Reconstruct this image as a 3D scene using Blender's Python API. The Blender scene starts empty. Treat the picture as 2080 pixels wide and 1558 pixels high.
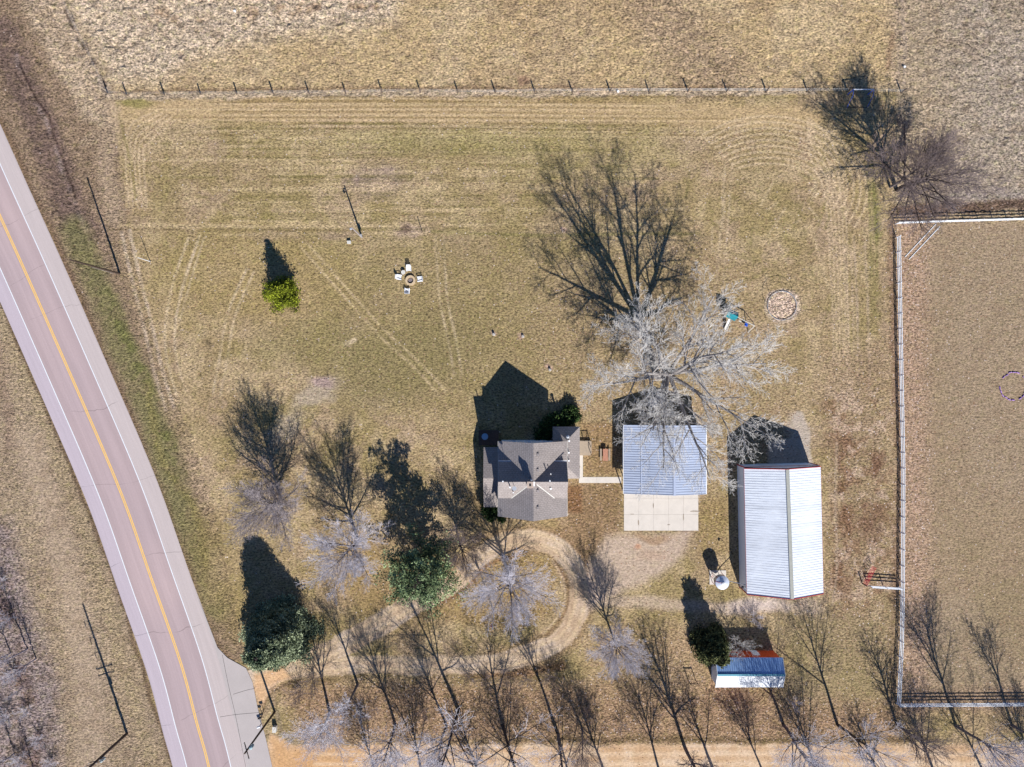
import bpy, math, random
import numpy as np
from mathutils import Vector

# ------------------------------------------------------------------ camera, sky, sun, exposure
S = 12.0                       # image pixels per metre on the ground
H = 1387.0 / S                 # drone height above the ground (m)
scn = bpy.context.scene
COL = scn.collection
cam = bpy.data.cameras.new('camera'); cam.sensor_width = 36.0; cam.lens = 36.0 * 1387.0 / 2080.0
cam.clip_start = 1.0; cam.clip_end = 6000.0
cam_ob = bpy.data.objects.new('camera', cam); cam_ob.location = (0, 0, H); COL.objects.link(cam_ob)
scn.camera = cam_ob
ELEV = math.radians(37.2)
SX, SY = 0.322, -0.947         # horizontal direction towards the sun
w = bpy.data.worlds.new('World'); scn.world = w; w.use_nodes = True
nt = w.node_tree; nt.nodes.clear()
sky = nt.nodes.new('ShaderNodeTexSky'); sky.sky_type = 'NISHITA'; sky.sun_disc = False
sky.altitude = 3500; sky.dust_density = 0.0; sky.ozone_density = 9.0; sky.sun_elevation = ELEV; sky.sun_rotation = math.atan2(SX, SY)
bg = nt.nodes.new('ShaderNodeBackground'); bg.inputs['Strength'].default_value = 0.085
wo = nt.nodes.new('ShaderNodeOutputWorld')
nt.links.new(sky.outputs[0], bg.inputs[0]); nt.links.new(bg.outputs[0], wo.inputs[0])
sun = bpy.data.lights.new('sun', 'SUN'); sun.energy = 5.0; sun.angle = math.radians(0.5); sun.color = (1.0, 0.975, 0.94)
sun_ob = bpy.data.objects.new('sun', sun); COL.objects.link(sun_ob)
sun_ob.rotation_euler = Vector((-SX * math.cos(ELEV), -SY * math.cos(ELEV), -math.sin(ELEV))).to_track_quat('-Z', 'Y').to_euler()
sun_ob.location = (0, 0, 200)
scn.view_settings.view_transform = 'Standard'; scn.view_settings.look = 'None'
scn.view_settings.exposure = 0.56; scn.view_settings.gamma = 1.0

# ------------------------------------------------------------------ helpers
EXPO = 1.30
def lin(c):
    c = c / 255.0
    return c / 12.92 if c <= 0.04045 else ((c + 0.055) / 1.055) ** 2.4
def alb(r, g, b, k=1.0):       # real surface colour from how it reads in full sun
    return tuple(min(0.92, lin(v) / EXPO * k) for v in (r, g, b))
def g(px, py, z=0.0): return Vector(((px - 1040) / S, (779 - py) / S, z))
def P(px, py, h):              # image pixel to the world point that stands h metres above the ground
    f = 1 - h / H
    return Vector(((px - 1040) * f / S, (779 - py) * f / S, h))

def tag(o, label=None, cat=None, group=None, kind=None):
    if label: o['label'] = label
    if cat: o['category'] = cat
    if group: o['group'] = group
    if kind: o['kind'] = kind
    return o
def empty(name, loc, label, cat, group=None, rz=0.0):
    o = bpy.data.objects.new(name, None); COL.objects.link(o); o.empty_display_size = 0.3
    o.location = loc; o.rotation_euler = (0, 0, rz)
    return tag(o, label, cat, group)

class MB:
    def __init__(s): s.v = []; s.f = []; s.m = []; s.cur = 0
    def poly(s, pts):
        n = len(s.v); s.v += [tuple(p) for p in pts]; s.f.append(tuple(range(n, n + len(pts)))); s.m.append(s.cur)
    def prism(s, pts, z0, z1):
        n = len(s.v); k = len(pts)
        s.v += [(p[0], p[1], z0) for p in pts] + [(p[0], p[1], z1) for p in pts]
        s.f.append(tuple(range(n + k, n + 2 * k))); s.f.append(tuple(range(n + k - 1, n - 1, -1)))
        for i in range(k): s.f.append((n + i, n + (i + 1) % k, n + k + (i + 1) % k, n + k + i))
        s.m += [s.cur] * (k + 2)
    def box(s, x0, x1, y0, y1, z0, z1): s.prism([(x0, y0), (x1, y0), (x1, y1), (x0, y1)], z0, z1)
    def beam(s, a, b, w, h=None, up=(0, 0, 1)):      # rectangular bar between two points
        a = Vector(a); b = Vector(b); d = (b - a).normalized(); u = Vector(up)
        if abs(d.dot(u)) > 0.95: u = Vector((0, 1, 0))
        r = d.cross(u).normalized(); u = r.cross(d).normalized(); h = h or w
        n = len(s.v)
        for p in (a, b):
            for i, j in ((-1, -1), (1, -1), (1, 1), (-1, 1)): s.v.append(tuple(p + r * (i * w / 2) + u * (j * h / 2)))
        s.f += [(n, n + 1, n + 2, n + 3), (n + 7, n + 6, n + 5, n + 4)]
        s.f += [(n + i, n + 4 + i, n + 4 + (i + 1) % 4, n + (i + 1) % 4) for i in range(4)]
        s.m += [s.cur] * 6
    def tube(s, a, b, r0, r1=None, n=8, cap=True):
        a = Vector(a); b = Vector(b); r1 = r0 if r1 is None else r1
        d = (b - a).normalized(); u = Vector((0, 0, 1)) if abs(d.z) < 0.95 else Vector((1, 0, 0))
        x = d.cross(u).normalized(); y = d.cross(x)
        k = len(s.v)
        for p, r in ((a, r0), (b, r1)):
            for i in range(n):
                t = 2 * math.pi * i / n; s.v.append(tuple(p + x * (r * math.cos(t)) + y * (r * math.sin(t))))
        s.f += [(k + i, k + (i + 1) % n, k + n + (i + 1) % n, k + n + i) for i in range(n)]; s.m += [s.cur] * n
        if cap:
            s.f += [tuple(range(k + n - 1, k - 1, -1)), tuple(range(k + n, k + 2 * n))]; s.m += [s.cur] * 2
    def path(s, pts, r, n=6):
        for a, b in zip(pts[:-1], pts[1:]): s.tube(a, b, r, r, n)
    def lathe(s, prof, cx=0, cy=0, n=20):
        k = len(s.v); m = len(prof)
        for r, z in prof:
            for i in range(n):
                t = 2 * math.pi * i / n; s.v.append((cx + r * math.cos(t), cy + r * math.sin(t), z))
        for j in range(m - 1):
            for i in range(n):
                s.f.append((k + j * n + i, k + j * n + (i + 1) % n, k + (j + 1) * n + (i + 1) % n, k + (j + 1) * n + i)); s.m.append(s.cur)
        s.f.append(tuple(range(k + n - 1, k - 1, -1))); s.f.append(tuple(range(k + (m - 1) * n, k + m * n))); s.m += [s.cur] * 2
    def slab(s, pts, t):       # sloping plate: given top outline, thickness t downwards
        k = len(pts); n = len(s.v)
        s.v += [tuple(p) for p in pts] + [(p[0], p[1], p[2] - t) for p in pts]
        s.f.append(tuple(range(n, n + k))); s.f.append(tuple(range(n + 2 * k - 1, n + k - 1, -1)))
        for i in range(k): s.f.append((n + (i + 1) % k, n + i, n + k + i, n + k + (i + 1) % k))
        s.m += [s.cur] * (k + 2)
    def build(s, name, mats, parent=None, at=None, smooth=False):
        me = bpy.data.meshes.new(name)
        v = s.v
        if at is not None: v = [(p[0] - at[0], p[1] - at[1], p[2] - at[2]) for p in v]
        me.from_pydata(v, [], s.f)
        if not isinstance(mats, (list, tuple)): mats = [mats]
        for m in mats: me.materials.append(m)
        if len(mats) > 1: me.polygons.foreach_set('material_index', s.m)
        if smooth: me.polygons.foreach_set('use_smooth', [True] * len(me.polygons))
        import bmesh
        bm = bmesh.new(); bm.from_mesh(me); bmesh.ops.recalc_face_normals(bm, faces=bm.faces); bm.to_mesh(me); bm.free()
        o = bpy.data.objects.new(name, me); COL.objects.link(o)
        if at is not None and parent is None: o.location = at
        if parent is not None: o.parent = parent
        return o

# ------------------------------------------------------------------ materials
class NT:
    def __init__(s, name):
        s.mat = bpy.data.materials.new(name); s.mat.use_nodes = True; s.t = s.mat.node_tree
        s.t.nodes.clear()
        s.out = s.n('ShaderNodeOutputMaterial'); s.b = s.n('ShaderNodeBsdfPrincipled'); s.l(s.b.outputs[0], s.out.inputs[0])
    def n(s, t, **k):
        o = s.t.nodes.new(t)
        for a, b in k.items(): setattr(o, a, b)
        return o
    def l(s, a, b): s.t.links.new(a, b)
    def sock(s, i, v):
        if hasattr(v, 'node'): s.l(v, i)
        elif v is not None: i.default_value = v
    def math(s, op, a, b=None, c=None, clamp=False):
        o = s.n('ShaderNodeMath', operation=op, use_clamp=clamp)
        s.sock(o.inputs[0], a)
        if b is not None: s.sock(o.inputs[1], b)
        if c is not None: s.sock(o.inputs[2], c)
        return o.outputs[0]
    def mix(s, f, a, b, mode='MIX'):
        o = s.n('ShaderNodeMix', data_type='RGBA', blend_type=mode)
        s.sock(o.inputs[0], f)
        for i, v in ((6, a), (7, b)):
            if isinstance(v, tuple) and len(v) == 3: v = v + (1,)
            s.sock(o.inputs[i], v)
        return o.outputs[2]
    def noise(s, vec, scale, detail=2, rough=0.5, dist=0.0):
        o = s.n('ShaderNodeTexNoise'); o.inputs['Scale'].default_value = scale
        o.inputs['Detail'].default_value = detail; o.inputs['Roughness'].default_value = rough
        o.inputs['Distortion'].default_value = dist; s.l(vec, o.inputs['Vector']); return o.outputs[0]
    def ramp(s, v, a, b, x=0.0, y=1.0):
        o = s.n('ShaderNodeMapRange', clamp=True); s.sock(o.inputs[0], v)
        for i, q in ((1, a), (2, b), (3, x), (4, y)): o.inputs[i].default_value = q
        return o.outputs[0]
    def bump(s, h, strength, dist=0.05):
        o = s.n('ShaderNodeBump'); s.sock(o.inputs['Strength'], strength); o.inputs['Distance'].default_value = dist
        s.l(h, o.inputs['Height']); s.l(o.outputs[0], s.b.inputs['Normal'])
    def scale(s, vec, k):
        o = s.n('ShaderNodeVectorMath', operation='MULTIPLY'); s.l(vec, o.inputs[0]); o.inputs[1].default_value = k; return o.outputs[0]

def mat(name, col, rough=0.75, var=0.18, sc=3.0, metal=0.0, bump=0.0, spec=0.3, fine=0.0):
    t = NT(name); gm = t.n('ShaderNodeNewGeometry'); tc = t.n('ShaderNodeTexCoord')
    v = tc.outputs['Object']
    n = t.noise(v, sc, 4, 0.6); f = t.ramp(n, 0.25, 0.75, 1 - var, 1 + var)
    if fine:
        f = t.math('MULTIPLY', f, t.ramp(t.noise(v, 9.0, 3, 0.7), 0.3, 0.7, 1 - fine, 1 + fine))
    c = t.n('ShaderNodeVectorMath', operation='SCALE'); c.inputs[0].default_value = col; t.l(f, c.inputs['Scale'])
    t.l(c.outputs[0], t.b.inputs['Base Color'])
    t.b.inputs['Roughness'].default_value = rough; t.b.inputs['Metallic'].default_value = metal
    t.b.inputs['Specular IOR Level'].default_value = spec
    if bump: t.bump(n, bump)
    return t.mat

def mat_ground():
    t = NT('ground_surface'); gm = t.n('ShaderNodeNewGeometry'); pos = gm.outputs['Position']
    a = t.n('ShaderNodeAttribute', attribute_name='col'); b = t.n('ShaderNodeAttribute', attribute_name='par')
    sep = t.n('ShaderNodeSeparateColor'); t.l(b.outputs['Color'], sep.inputs[0])
    spk, leaf, bmp = sep.outputs
    n1 = t.noise(t.scale(pos, (0.8, 1.25, 1.0)), 2.9, 4, 0.8); n2 = t.noise(pos, 1.0, 4, 0.7); n3 = t.noise(pos, 0.22, 3, 0.6)
    v = t.math('MULTIPLY', t.math('SUBTRACT', n1, 0.5), 11.5)
    v = t.math('ADD', v, t.math('MULTIPLY', t.math('SUBTRACT', n2, 0.5), 2.4))
    v = t.math('ADD', v, t.math('MULTIPLY', t.math('SUBTRACT', n3, 0.5), 0.4))
    v = t.math('MULTIPLY_ADD', v, spk, 1.0); v = t.math('MAXIMUM', v, 0.25)
    c = t.n('ShaderNodeVectorMath', operation='SCALE'); t.l(a.outputs['Color'], c.inputs[0]); t.l(v, c.inputs['Scale'])
    # pockets of greener and of pinker thatch
    hn = t.noise(pos, 0.9, 5, 0.75)
    gfac = t.math('MULTIPLY', t.ramp(hn, 0.5, 0.68), t.math('MULTIPLY', spk, 1.5), clamp=True)
    cc = t.mix(gfac, c.outputs[0], t.mix(1.0, c.outputs[0], (0.88, 0.96, 0.74), 'MULTIPLY'))
    hn2 = t.noise(t.scale(pos, (1.0, 1.0, 1.0)), 1.7, 4, 0.8)
    pfac = t.math('MULTIPLY', t.ramp(hn2, 0.54, 0.7), t.math('MULTIPLY', spk, 1.5), clamp=True)
    cc = t.mix(pfac, cc, t.mix(1.0, cc, (1.10, 1.05, 1.28), 'MULTIPLY'))
    # fallen leaves
    vo = t.n('ShaderNodeTexVoronoi'); vo.inputs['Scale'].default_value = 3.3; t.l(pos, vo.inputs['Vector'])
    vs = t.n('ShaderNodeSeparateColor'); t.l(vo.outputs['Color'], vs.inputs[0])
    on = t.math('LESS_THAN', vo.outputs['Distance'], 0.34)
    pick = t.math('LESS_THAN', vs.outputs[0], t.math('MULTIPLY', leaf, 1.1))
    lf = t.math('MULTIPLY', on, pick)
    lc = t.n('ShaderNodeValToRGB'); e = lc.color_ramp.elements
    e[0].color = (0.10, 0.055, 0.03, 1); e[1].color = (0.62, 0.52, 0.46, 1)
    m1 = e.new(0.45); m1.color = (0.30, 0.17, 0.10, 1)
    m2 = e.new(0.8); m2.color = (0.36, 0.26, 0.21, 1)
    t.l(vs.outputs[1], lc.inputs[0])
    cc = t.mix(t.math('MULTIPLY', lf, 0.95), cc, lc.outputs[0])
    t.l(cc, t.b.inputs['Base Color']); t.b.inputs['Roughness'].default_value = 0.95
    t.b.inputs['Specular IOR Level'].default_value = 0.1
    hh = t.math('ADD', t.math('MULTIPLY', n1, 0.7), t.math('MULTIPLY', n2, 0.8))
    t.bump(hh, bmp, 0.5)
    return t.mat

def mat_highway():
    t = NT('highway_surface'); a = t.n('ShaderNodeAttribute', attribute_name='uvm')
    sep = t.n('ShaderNodeSeparateXYZ'); t.l(a.outputs['Vector'], sep.inputs[0]); u, v = sep.outputs[0], sep.outputs[1]
    gm = t.n('ShaderNodeNewGeometry'); pos = gm.outputs['Position']
    au = t.math('ABSOLUTE', u)
    lane = t.math('LESS_THAN', au, 3.75)
    lanec = t.mix(t.ramp(t.noise(pos, 0.05, 2), 0.35, 0.65), alb(190, 168, 166), alb(182, 162, 162))
    shc = t.mix(t.ramp(u, -0.5, 0.5), alb(198, 184, 190), alb(202, 188, 184))
    c = t.mix(lane, shc, lanec)
    # wheel paths and the pale strip beside the centre line
    w1 = t.math('ABSOLUTE', t.math('SUBTRACT', au, 1.85)); wp = t.ramp(w1, 0.1, 1.0, 1.06, 0.97)
    pale = t.ramp(t.math('ABSOLUTE', t.math('ADD', u, 0.75)), 0.0, 0.6, 1.12, 1.0)
    st = t.n('ShaderNodeCombineXYZ'); t.l(u, st.inputs[0]); t.l(t.math('MULTIPLY', v, 0.03), st.inputs[1])
    stn = t.ramp(t.noise(st.outputs[0], 2.5, 4, 0.7), 0.3, 0.7, 0.94, 1.06)
    grit = t.ramp(t.noise(pos, 7.0, 3, 0.7), 0.3, 0.7, 0.95, 1.05)
    f = t.math('MULTIPLY', t.math('MULTIPLY', wp, pale), t.math('MULTIPLY', stn, grit))
    # tar-sealed transverse cracks
    jit = t.math('MULTIPLY', t.math('SUBTRACT', t.noise(pos, 0.22, 3, 0.5), 0.5), 2.2)
    jit2 = t.math('MULTIPLY', t.math('SUBTRACT', t.noise(pos, 0.03, 1, 0.5), 0.5), 30.0)
    vv = t.math('ADD', t.math('ADD', v, jit), jit2)
    fr = t.math('ABSOLUTE', t.math('SUBTRACT', t.math('FRACT', t.math('DIVIDE', vv, 13.0)), 0.5))
    crack = t.math('LESS_THAN', fr, 0.0036)
    gap = t.ramp(t.noise(pos, 0.25, 2, 0.5), 0.4, 0.5)
    f = t.math('MULTIPLY', f, t.math('SUBTRACT', 1.0, t.math('MULTIPLY', t.math('MULTIPLY', crack, gap), 0.32)))
    s = t.n('ShaderNodeVectorMath', operation='SCALE'); t.l(c, s.inputs[0]); t.l(f, s.inputs['Scale'])
    t.l(s.outputs[0], t.b.inputs['Base Color']); t.b.inputs['Roughness'].default_value = 0.9
    t.b.inputs['Specular IOR Level'].default_value = 0.15
    t.bump(t.noise(pos, 12.0, 2), 0.15, 0.02)
    return t.mat

def mat_shingle(name, col, axis=1):
    t = NT(name); tc = t.n('ShaderNodeTexCoord'); v = tc.outputs['Object']
    br = t.n('ShaderNodeTexBrick'); br.inputs['Scale'].default_value = 1.0
    br.inputs['Brick Width'].default_value = 0.5; br.inputs['Row Height'].default_value = 0.30
    br.inputs['Mortar Size'].default_value = 0.03
    mp = t.n('ShaderNodeMapping'); t.l(v, mp.inputs['Vector'])
    if axis == 0: mp.inputs['Rotation'].default_value = (0, 0, math.pi / 2)
    t.l(mp.outputs[0], br.inputs['Vector'])
    br.inputs['Color1'].default_value = (*[c * 0.96 for c in col], 1); br.inputs['Color2'].default_value = (*[c * 1.04 for c in col], 1)
    br.inputs['Mortar'].default_value = (*[c * 0.75 for c in col], 1)
    n = t.ramp(t.noise(v, 5.5, 4, 0.75), 0.3, 0.7, 0.72, 1.28)
    n = t.math('MULTIPLY', n, t.ramp(t.noise(v, 0.5, 3, 0.6), 0.3, 0.7, 0.93, 1.07))
    s = t.n('ShaderNodeVectorMath', operation='SCALE'); t.l(br.outputs[0], s.inputs[0]); t.l(n, s.inputs['Scale'])
    t.l(s.outputs[0], t.b.inputs['Base Color']); t.b.inputs['Roughness'].default_value = 0.95
    t.b.inputs['Specular IOR Level'].default_value = 0.1
    t.bump(br.outputs[1], 0.4, 0.02)
    return t.mat

def mat_roof_metal(name, col, axis=1, rough=0.45, var=0.07, rust=0.0):
    t = NT(name); tc = t.n('ShaderNodeTexCoord'); v = tc.outputs['Object']
    sx = t.n('ShaderNodeSeparateXYZ'); t.l(v, sx.inputs[0])
    st = t.n('ShaderNodeMapping'); t.l(v, st.inputs[0]); st.inputs['Scale'].default_value = (0.25, 1.6, 1) if axis == 1 else (1.6, 0.25, 1)
    n = t.ramp(t.noise(st.outputs[0], 1.3, 4, 0.65), 0.3, 0.7, 1 - var, 1 + var)
    # each sheet has weathered a little differently
    sh = t.n('ShaderNodeTexWhiteNoise', noise_dimensions='1D')
    t.l(t.math('FLOOR', t.math('DIVIDE', sx.outputs[axis], 0.92)), sh.inputs['W'])
    n = t.math('MULTIPLY', n, t.ramp(sh.outputs[0], 0, 1, 1 - var * 0.7, 1 + var * 0.5))
    s = t.n('ShaderNodeVectorMath', operation='SCALE'); s.inputs[0].default_value = col; t.l(n, s.inputs['Scale'])
    st2 = t.n('ShaderNodeMapping'); t.l(v, st2.inputs[0]); st2.inputs['Scale'].default_value = (0.35, 2.6, 1) if axis == 1 else (2.6, 0.35, 1)
    dirt = t.math('MULTIPLY', t.ramp(t.noise(st2.outputs[0], 1.1, 5, 0.7), 0.56, 0.78), t.ramp(t.noise(v, 0.35, 2, 0.5), 0.4, 0.65))
    t.l(t.mix(t.math('MULTIPLY', dirt, 0.45), s.outputs[0], (0.30, 0.25, 0.20)), t.b.inputs['Base Color']); t.b.inputs['Roughness'].default_value = rough
    t.b.inputs['Specular IOR Level'].default_value = 0.35
    return t.mat

def mat_tint(name, c0, c1, rough=0.85, spec=0.1):    # colour varies with the per-vertex 'tint'
    t = NT(name); a = t.n('ShaderNodeAttribute', attribute_name='tint')
    t.l(t.mix(a.outputs['Fac'], c0, c1), t.b.inputs['Base Color'])
    t.b.inputs['Roughness'].default_value = rough; t.b.inputs['Specular IOR Level'].default_value = spec
    return t.mat

M = {}
M['ground'] = mat_ground(); M['highway'] = mat_highway()
M['shingle'] = mat_shingle('grey_shingles', alb(164, 154, 149)); M['shingle_turned'] = mat_shingle('grey_shingles_turned', alb(163, 155, 153), 0)  # second shingle: slightly bluer grey, courses turned along the ridge
M['white_metal_ns'] = mat_roof_metal('white_roof_sheet', (0.66, 0.69, 0.74), 1, 0.55, 0.1)
M['white_metal_ew'] = mat_roof_metal('white_roof_sheet_b', (0.56, 0.58, 0.61), 0)
M['blue_metal'] = mat_roof_metal('pale_blue_roof_sheet', alb(186, 196, 216), 1, 0.45, 0.09)
M['siding'] = mat('white_siding', (0.62, 0.64, 0.66), 0.6, 0.08)
M['siding_blue'] = mat('light_grey_wall_sheet', (0.70, 0.76, 0.84), 0.5, 0.06)
M['red'] = mat('red_paint', (0.56, 0.075, 0.018), 0.6, 0.15)
M['redtrim'] = mat('red_trim', (0.42, 0.05, 0.05), 0.5, 0.1)
M['white'] = mat('white_paint', (0.78, 0.79, 0.80), 0.5, 0.05)
M['vinyl'] = mat('white_vinyl_rail', (0.74, 0.77, 0.80), 0.45, 0.06)
M['glass'] = mat('window_glass', (0.03, 0.04, 0.05), 0.15, 0.05, spec=0.6)
M['dark'] = mat('dark_metal', (0.02, 0.02, 0.022), 0.6, 0.1)
M['galv'] = mat('galvanised_steel', (0.45, 0.47, 0.50), 0.4, 0.1, metal=0.35)
M['pole'] = mat('pole_wood', (0.075, 0.05, 0.036), 0.9, 0.25)
M['pole_grey'] = mat('weathered_pole_wood', (0.30, 0.26, 0.25), 0.9, 0.25)
M['post'] = mat('fence_post_wood', (0.12, 0.09, 0.07), 0.9, 0.3)
M['brick'] = mat('chimney_brick', (0.42, 0.33, 0.27), 0.85, 0.2, 6)
M['concrete'] = mat('concrete', alb(222, 212, 200), 0.9, 0.07, 0.8, bump=0.1, fine=0.05)
M['apron'] = mat('pale_asphalt', alb(190, 180, 176), 0.92, 0.06, 0.35, fine=0.05)
M['deck'] = mat('deck_boards', (0.12, 0.07, 0.05), 0.8, 0.2)
M['tan'] = mat('tan_boards', (0.34, 0.27, 0.2), 0.8, 0.15)
M['redwood'] = mat('redwood_stain', (0.42, 0.20, 0.13), 0.8, 0.15)
M['stone'] = mat('fire_ring_block', (0.50, 0.38, 0.24), 0.9, 0.2, 6)
M['ash'] = mat('ash', (0.20, 0.17, 0.17), 1.0, 0.5, 8)
M['teal'] = mat('teal_canvas', (0.01, 0.20, 0.24), 0.7, 0.3, 4)
M['blue'] = mat('blue_plastic', (0.02, 0.12, 0.62), 0.4, 0.1)
M['cream'] = mat('pale_plastic', (0.55, 0.53, 0.48), 0.5, 0.1)
M['bark'] = mat('grey_brown_bark', (0.15, 0.125, 0.12), 0.95, 0.35, 5)
M['bark_dark'] = mat('dark_bark', (0.06, 0.045, 0.04), 0.95, 0.35, 5)
M['bark_pale'] = mat('pale_bark', (0.40, 0.37, 0.34), 0.9, 0.3, 4)
M['twig'] = mat('lavender_grey_twigs', (0.58, 0.55, 0.59), 0.9, 0.15, 1.5)
M['twig_round'] = mat('pale_lilac_twigs', (0.54, 0.51, 0.55), 0.9, 0.15, 1.5)
M['twig_brown'] = mat('brown_twigs', (0.22, 0.17, 0.16), 0.9, 0.2, 1.5)
M['twig_pale'] = mat('pale_cottonwood_twigs', (0.62, 0.59, 0.55), 0.9, 0.2, 1.0)
M['yellow_line'] = mat('yellow_road_paint', alb(250, 200, 105), 0.8, 0.08, 1.5)
M['white_line'] = mat('white_road_paint', (0.62, 0.64, 0.66), 0.8, 0.08, 1.5)
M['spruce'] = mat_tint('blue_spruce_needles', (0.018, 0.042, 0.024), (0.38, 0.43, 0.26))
M['pine'] = mat_tint('pine_needles', (0.03, 0.05, 0.022), (0.30, 0.38, 0.19))
M['arbor'] = mat_tint('lime_green_needles', (0.035, 0.048, 0.004), (0.30, 0.34, 0.03))
M['cedar'] = mat_tint('olive_cedar_needles', (0.025, 0.032, 0.015), (0.16, 0.17, 0.07))
M['shrub'] = mat_tint('dark_shrub_leaves', (0.012, 0.022, 0.010), (0.09, 0.15, 0.04))
M['purple'] = mat('purple_plastic', (0.30, 0.17, 0.42), 0.7, 0.6, 3)
M['water'] = mat('tarp_blue', (0.10, 0.16, 0.35), 0.6, 0.2)
M['flag'] = None

# ------------------------------------------------------------------ ground: one sheet, relief and soil/grass cover as data
rng = np.random.default_rng(7)
def axis_coords(lim, step):
    a = np.arange(-lim, lim + 1e-6, step); ext = []; d = step * 2; x = lim
    while x < 2200: x += d; d *= 1.35; ext.append(x)
    e = np.array(ext); return np.concatenate([-e[::-1], a, e])
xs = axis_coords(91.0, 0.2); ys = axis_coords(69.0, 0.2)
NX, NY = len(xs), len(ys)
def vn(scale, seed, ax=1.0, ay=1.0):           # value noise on the ground grid, 0..1
    r = np.random.default_rng(seed).random((512, 512)).astype(np.float32)
    fx = xs / scale * ax + 10000.0; fy = ys / scale * ay + 10000.0
    ix = np.floor(fx).astype(int); iy = np.floor(fy).astype(int)
    tx = fx - ix; ty = fy - iy; tx = (tx * tx * (3 - 2 * tx))[None, :]; ty = (ty * ty * (3 - 2 * ty))[:, None]
    x0 = ix % 512; x1 = (ix + 1) % 512; y0 = iy % 512; y1 = (iy + 1) % 512
    A = r[np.ix_(y0, x0)]; B = r[np.ix_(y0, x1)]; C = r[np.ix_(y1, x0)]; D = r[np.ix_(y1, x1)]
    return (A * (1 - tx) + B * tx) * (1 - ty) + (C * (1 - tx) + D * tx) * ty
def fbm(scale, seed, oct=3):
    o = np.zeros((NY, NX)); a = 1; t = 0
    for i in range(oct): o += a * vn(scale / 2 ** i, seed + i); t += a; a *= 0.55
    return o / t
PX0 = np.broadcast_to(1040 + xs[None, :] * S, (NY, NX)); PY0 = np.broadcast_to(779 - ys[:, None] * S, (NY, NX))
WX = (fbm(3.0, 11) - 0.5) * 26; WY = (fbm(3.0, 21) - 0.5) * 26
WX2 = WX * 0.5 + 0; PX = PX0 + WX * 0.5; PY = PY0 + WY * 0.5        # edges wander like real grass edges
def sm(x, a, b):
    t = np.clip((x - a) / (b - a), 0, 1); return t * t * (3 - 2 * t)
def win(x0, x1, y0, y1, m):
    i = np.searchsorted(xs, [(x0 - m - 1040) / S, (x1 + m - 1040) / S]); j = np.searchsorted(ys, [(779 - y1 - m) / S, (779 - y0 + m) / S])
    return slice(max(j[0], 0), max(j[1], 0)), slice(max(i[0], 0), max(i[1], 0))
def pdist(pts, X, Y, closed=False):
    d = np.full(X.shape, 1e9); q = list(pts) + ([pts[0]] if closed else [])
    for (ax, ay), (bx, by) in zip(q[:-1], q[1:]):
        dx, dy = bx - ax, by - ay; L = dx * dx + dy * dy + 1e-9
        t = np.clip(((X - ax) * dx + (Y - ay) * dy) / L, 0, 1)
        d = np.minimum(d, np.hypot(X - ax - t * dx, Y - ay - t * dy))
    return d
def spline(pts, n=8):
    out = []; p = [pts[0]] + list(pts) + [pts[-1]]
    for i in range(1, len(p) - 2):
        for k in range(n):
            t = k / n; t2 = t * t; t3 = t2 * t
            out.append(tuple(0.5 * (2 * p[i][c] + (p[i + 1][c] - p[i - 1][c]) * t + (2 * p[i - 1][c] - 5 * p[i][c] + 4 * p[i + 1][c] - p[i + 2][c]) * t2 + (3 * p[i][c] - p[i - 1][c] - 3 * p[i + 1][c] + p[i + 2][c]) * t3) for c in (0, 1)))
    out.append(tuple(pts[-1])); return out
def stroke(pts, w, soft, exact=False, smooth=True):
    exact = exact or w < 6.5
    if smooth and len(pts) > 2: pts = spline(pts, 5)
    xx = [p[0] for p in pts]; yy = [p[1] for p in pts]
    s = win(min(xx), max(xx), min(yy), max(yy), w + soft + 15); m = np.zeros((NY, NX))
    X, Y = (PX0, PY0) if exact else (PX, PY)
    d = pdist(pts, X[s], Y[s]); m[s] = 1 - sm(d, w / 2 - soft / 2, w / 2 + soft / 2); return m
def inside(pts, X, Y):
    c = np.zeros(X.shape, bool); n = len(pts)
    for i in range(n):
        (x0, y0), (x1, y1) = pts[i], pts[(i + 1) % n]
        if y0 == y1: continue
        cond = ((y0 > Y) != (y1 > Y)) & (X < (x1 - x0) * (Y - y0) / (y1 - y0) + x0); c ^= cond
    return c
def area(pts, soft, exact=False):
    xx = [p[0] for p in pts]; yy = [p[1] for p in pts]
    s = win(min(xx), max(xx), min(yy), max(yy), soft + 15); m = np.zeros((NY, NX))
    X, Y = (PX0, PY0) if exact else (PX, PY)
    d = pdist(pts, X[s], Y[s], True); ins = inside(pts, X[s], Y[s])
    d = np.where(ins, -d, d); m[s] = 1 - sm(d, -soft, soft); return m
def blob(cx, cy, rx, ry, rot=0.0, soft=0.6):
    c, s_ = math.cos(math.radians(rot)), math.sin(math.radians(rot))
    X = PX0 + WX - cx; Y = PY0 + WY - cy
    q = np.hypot((X * c + Y * s_) / rx, (-X * s_ + Y * c) / ry); return 1 - sm(q, 1 - soft, 1 + soft * 0.5)

colr = np.zeros((NY, NX, 3)); par = np.zeros((NY, NX, 3)); par[..., 0] = 0.44; par[..., 1] = 0.10; par[..., 2] = 0.55
amp = np.full((NY, NX), 0.022)
colr[:] = alb(168, 147, 110)
def paint(m, rgb, k=1.0, spk=None, leaf=None, bmp=None, am=None):
    m = m * k; c = np.array(alb(*rgb)); colr[:] = colr * (1 - m[..., None]) + c * m[..., None]
    for i, v in ((0, spk), (1, leaf), (2, bmp)):
        if v is not None: par[..., i] = par[..., i] * (1 - m) + v * m
    if am is not None: amp[:] = amp * (1 - m) + am * m
BIG = 30000
F1 = fbm(14, 31, 4); F2 = fbm(6, 41, 4); F3 = fbm(30, 51, 3); F4 = fbm(2.2, 61, 3)
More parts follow.
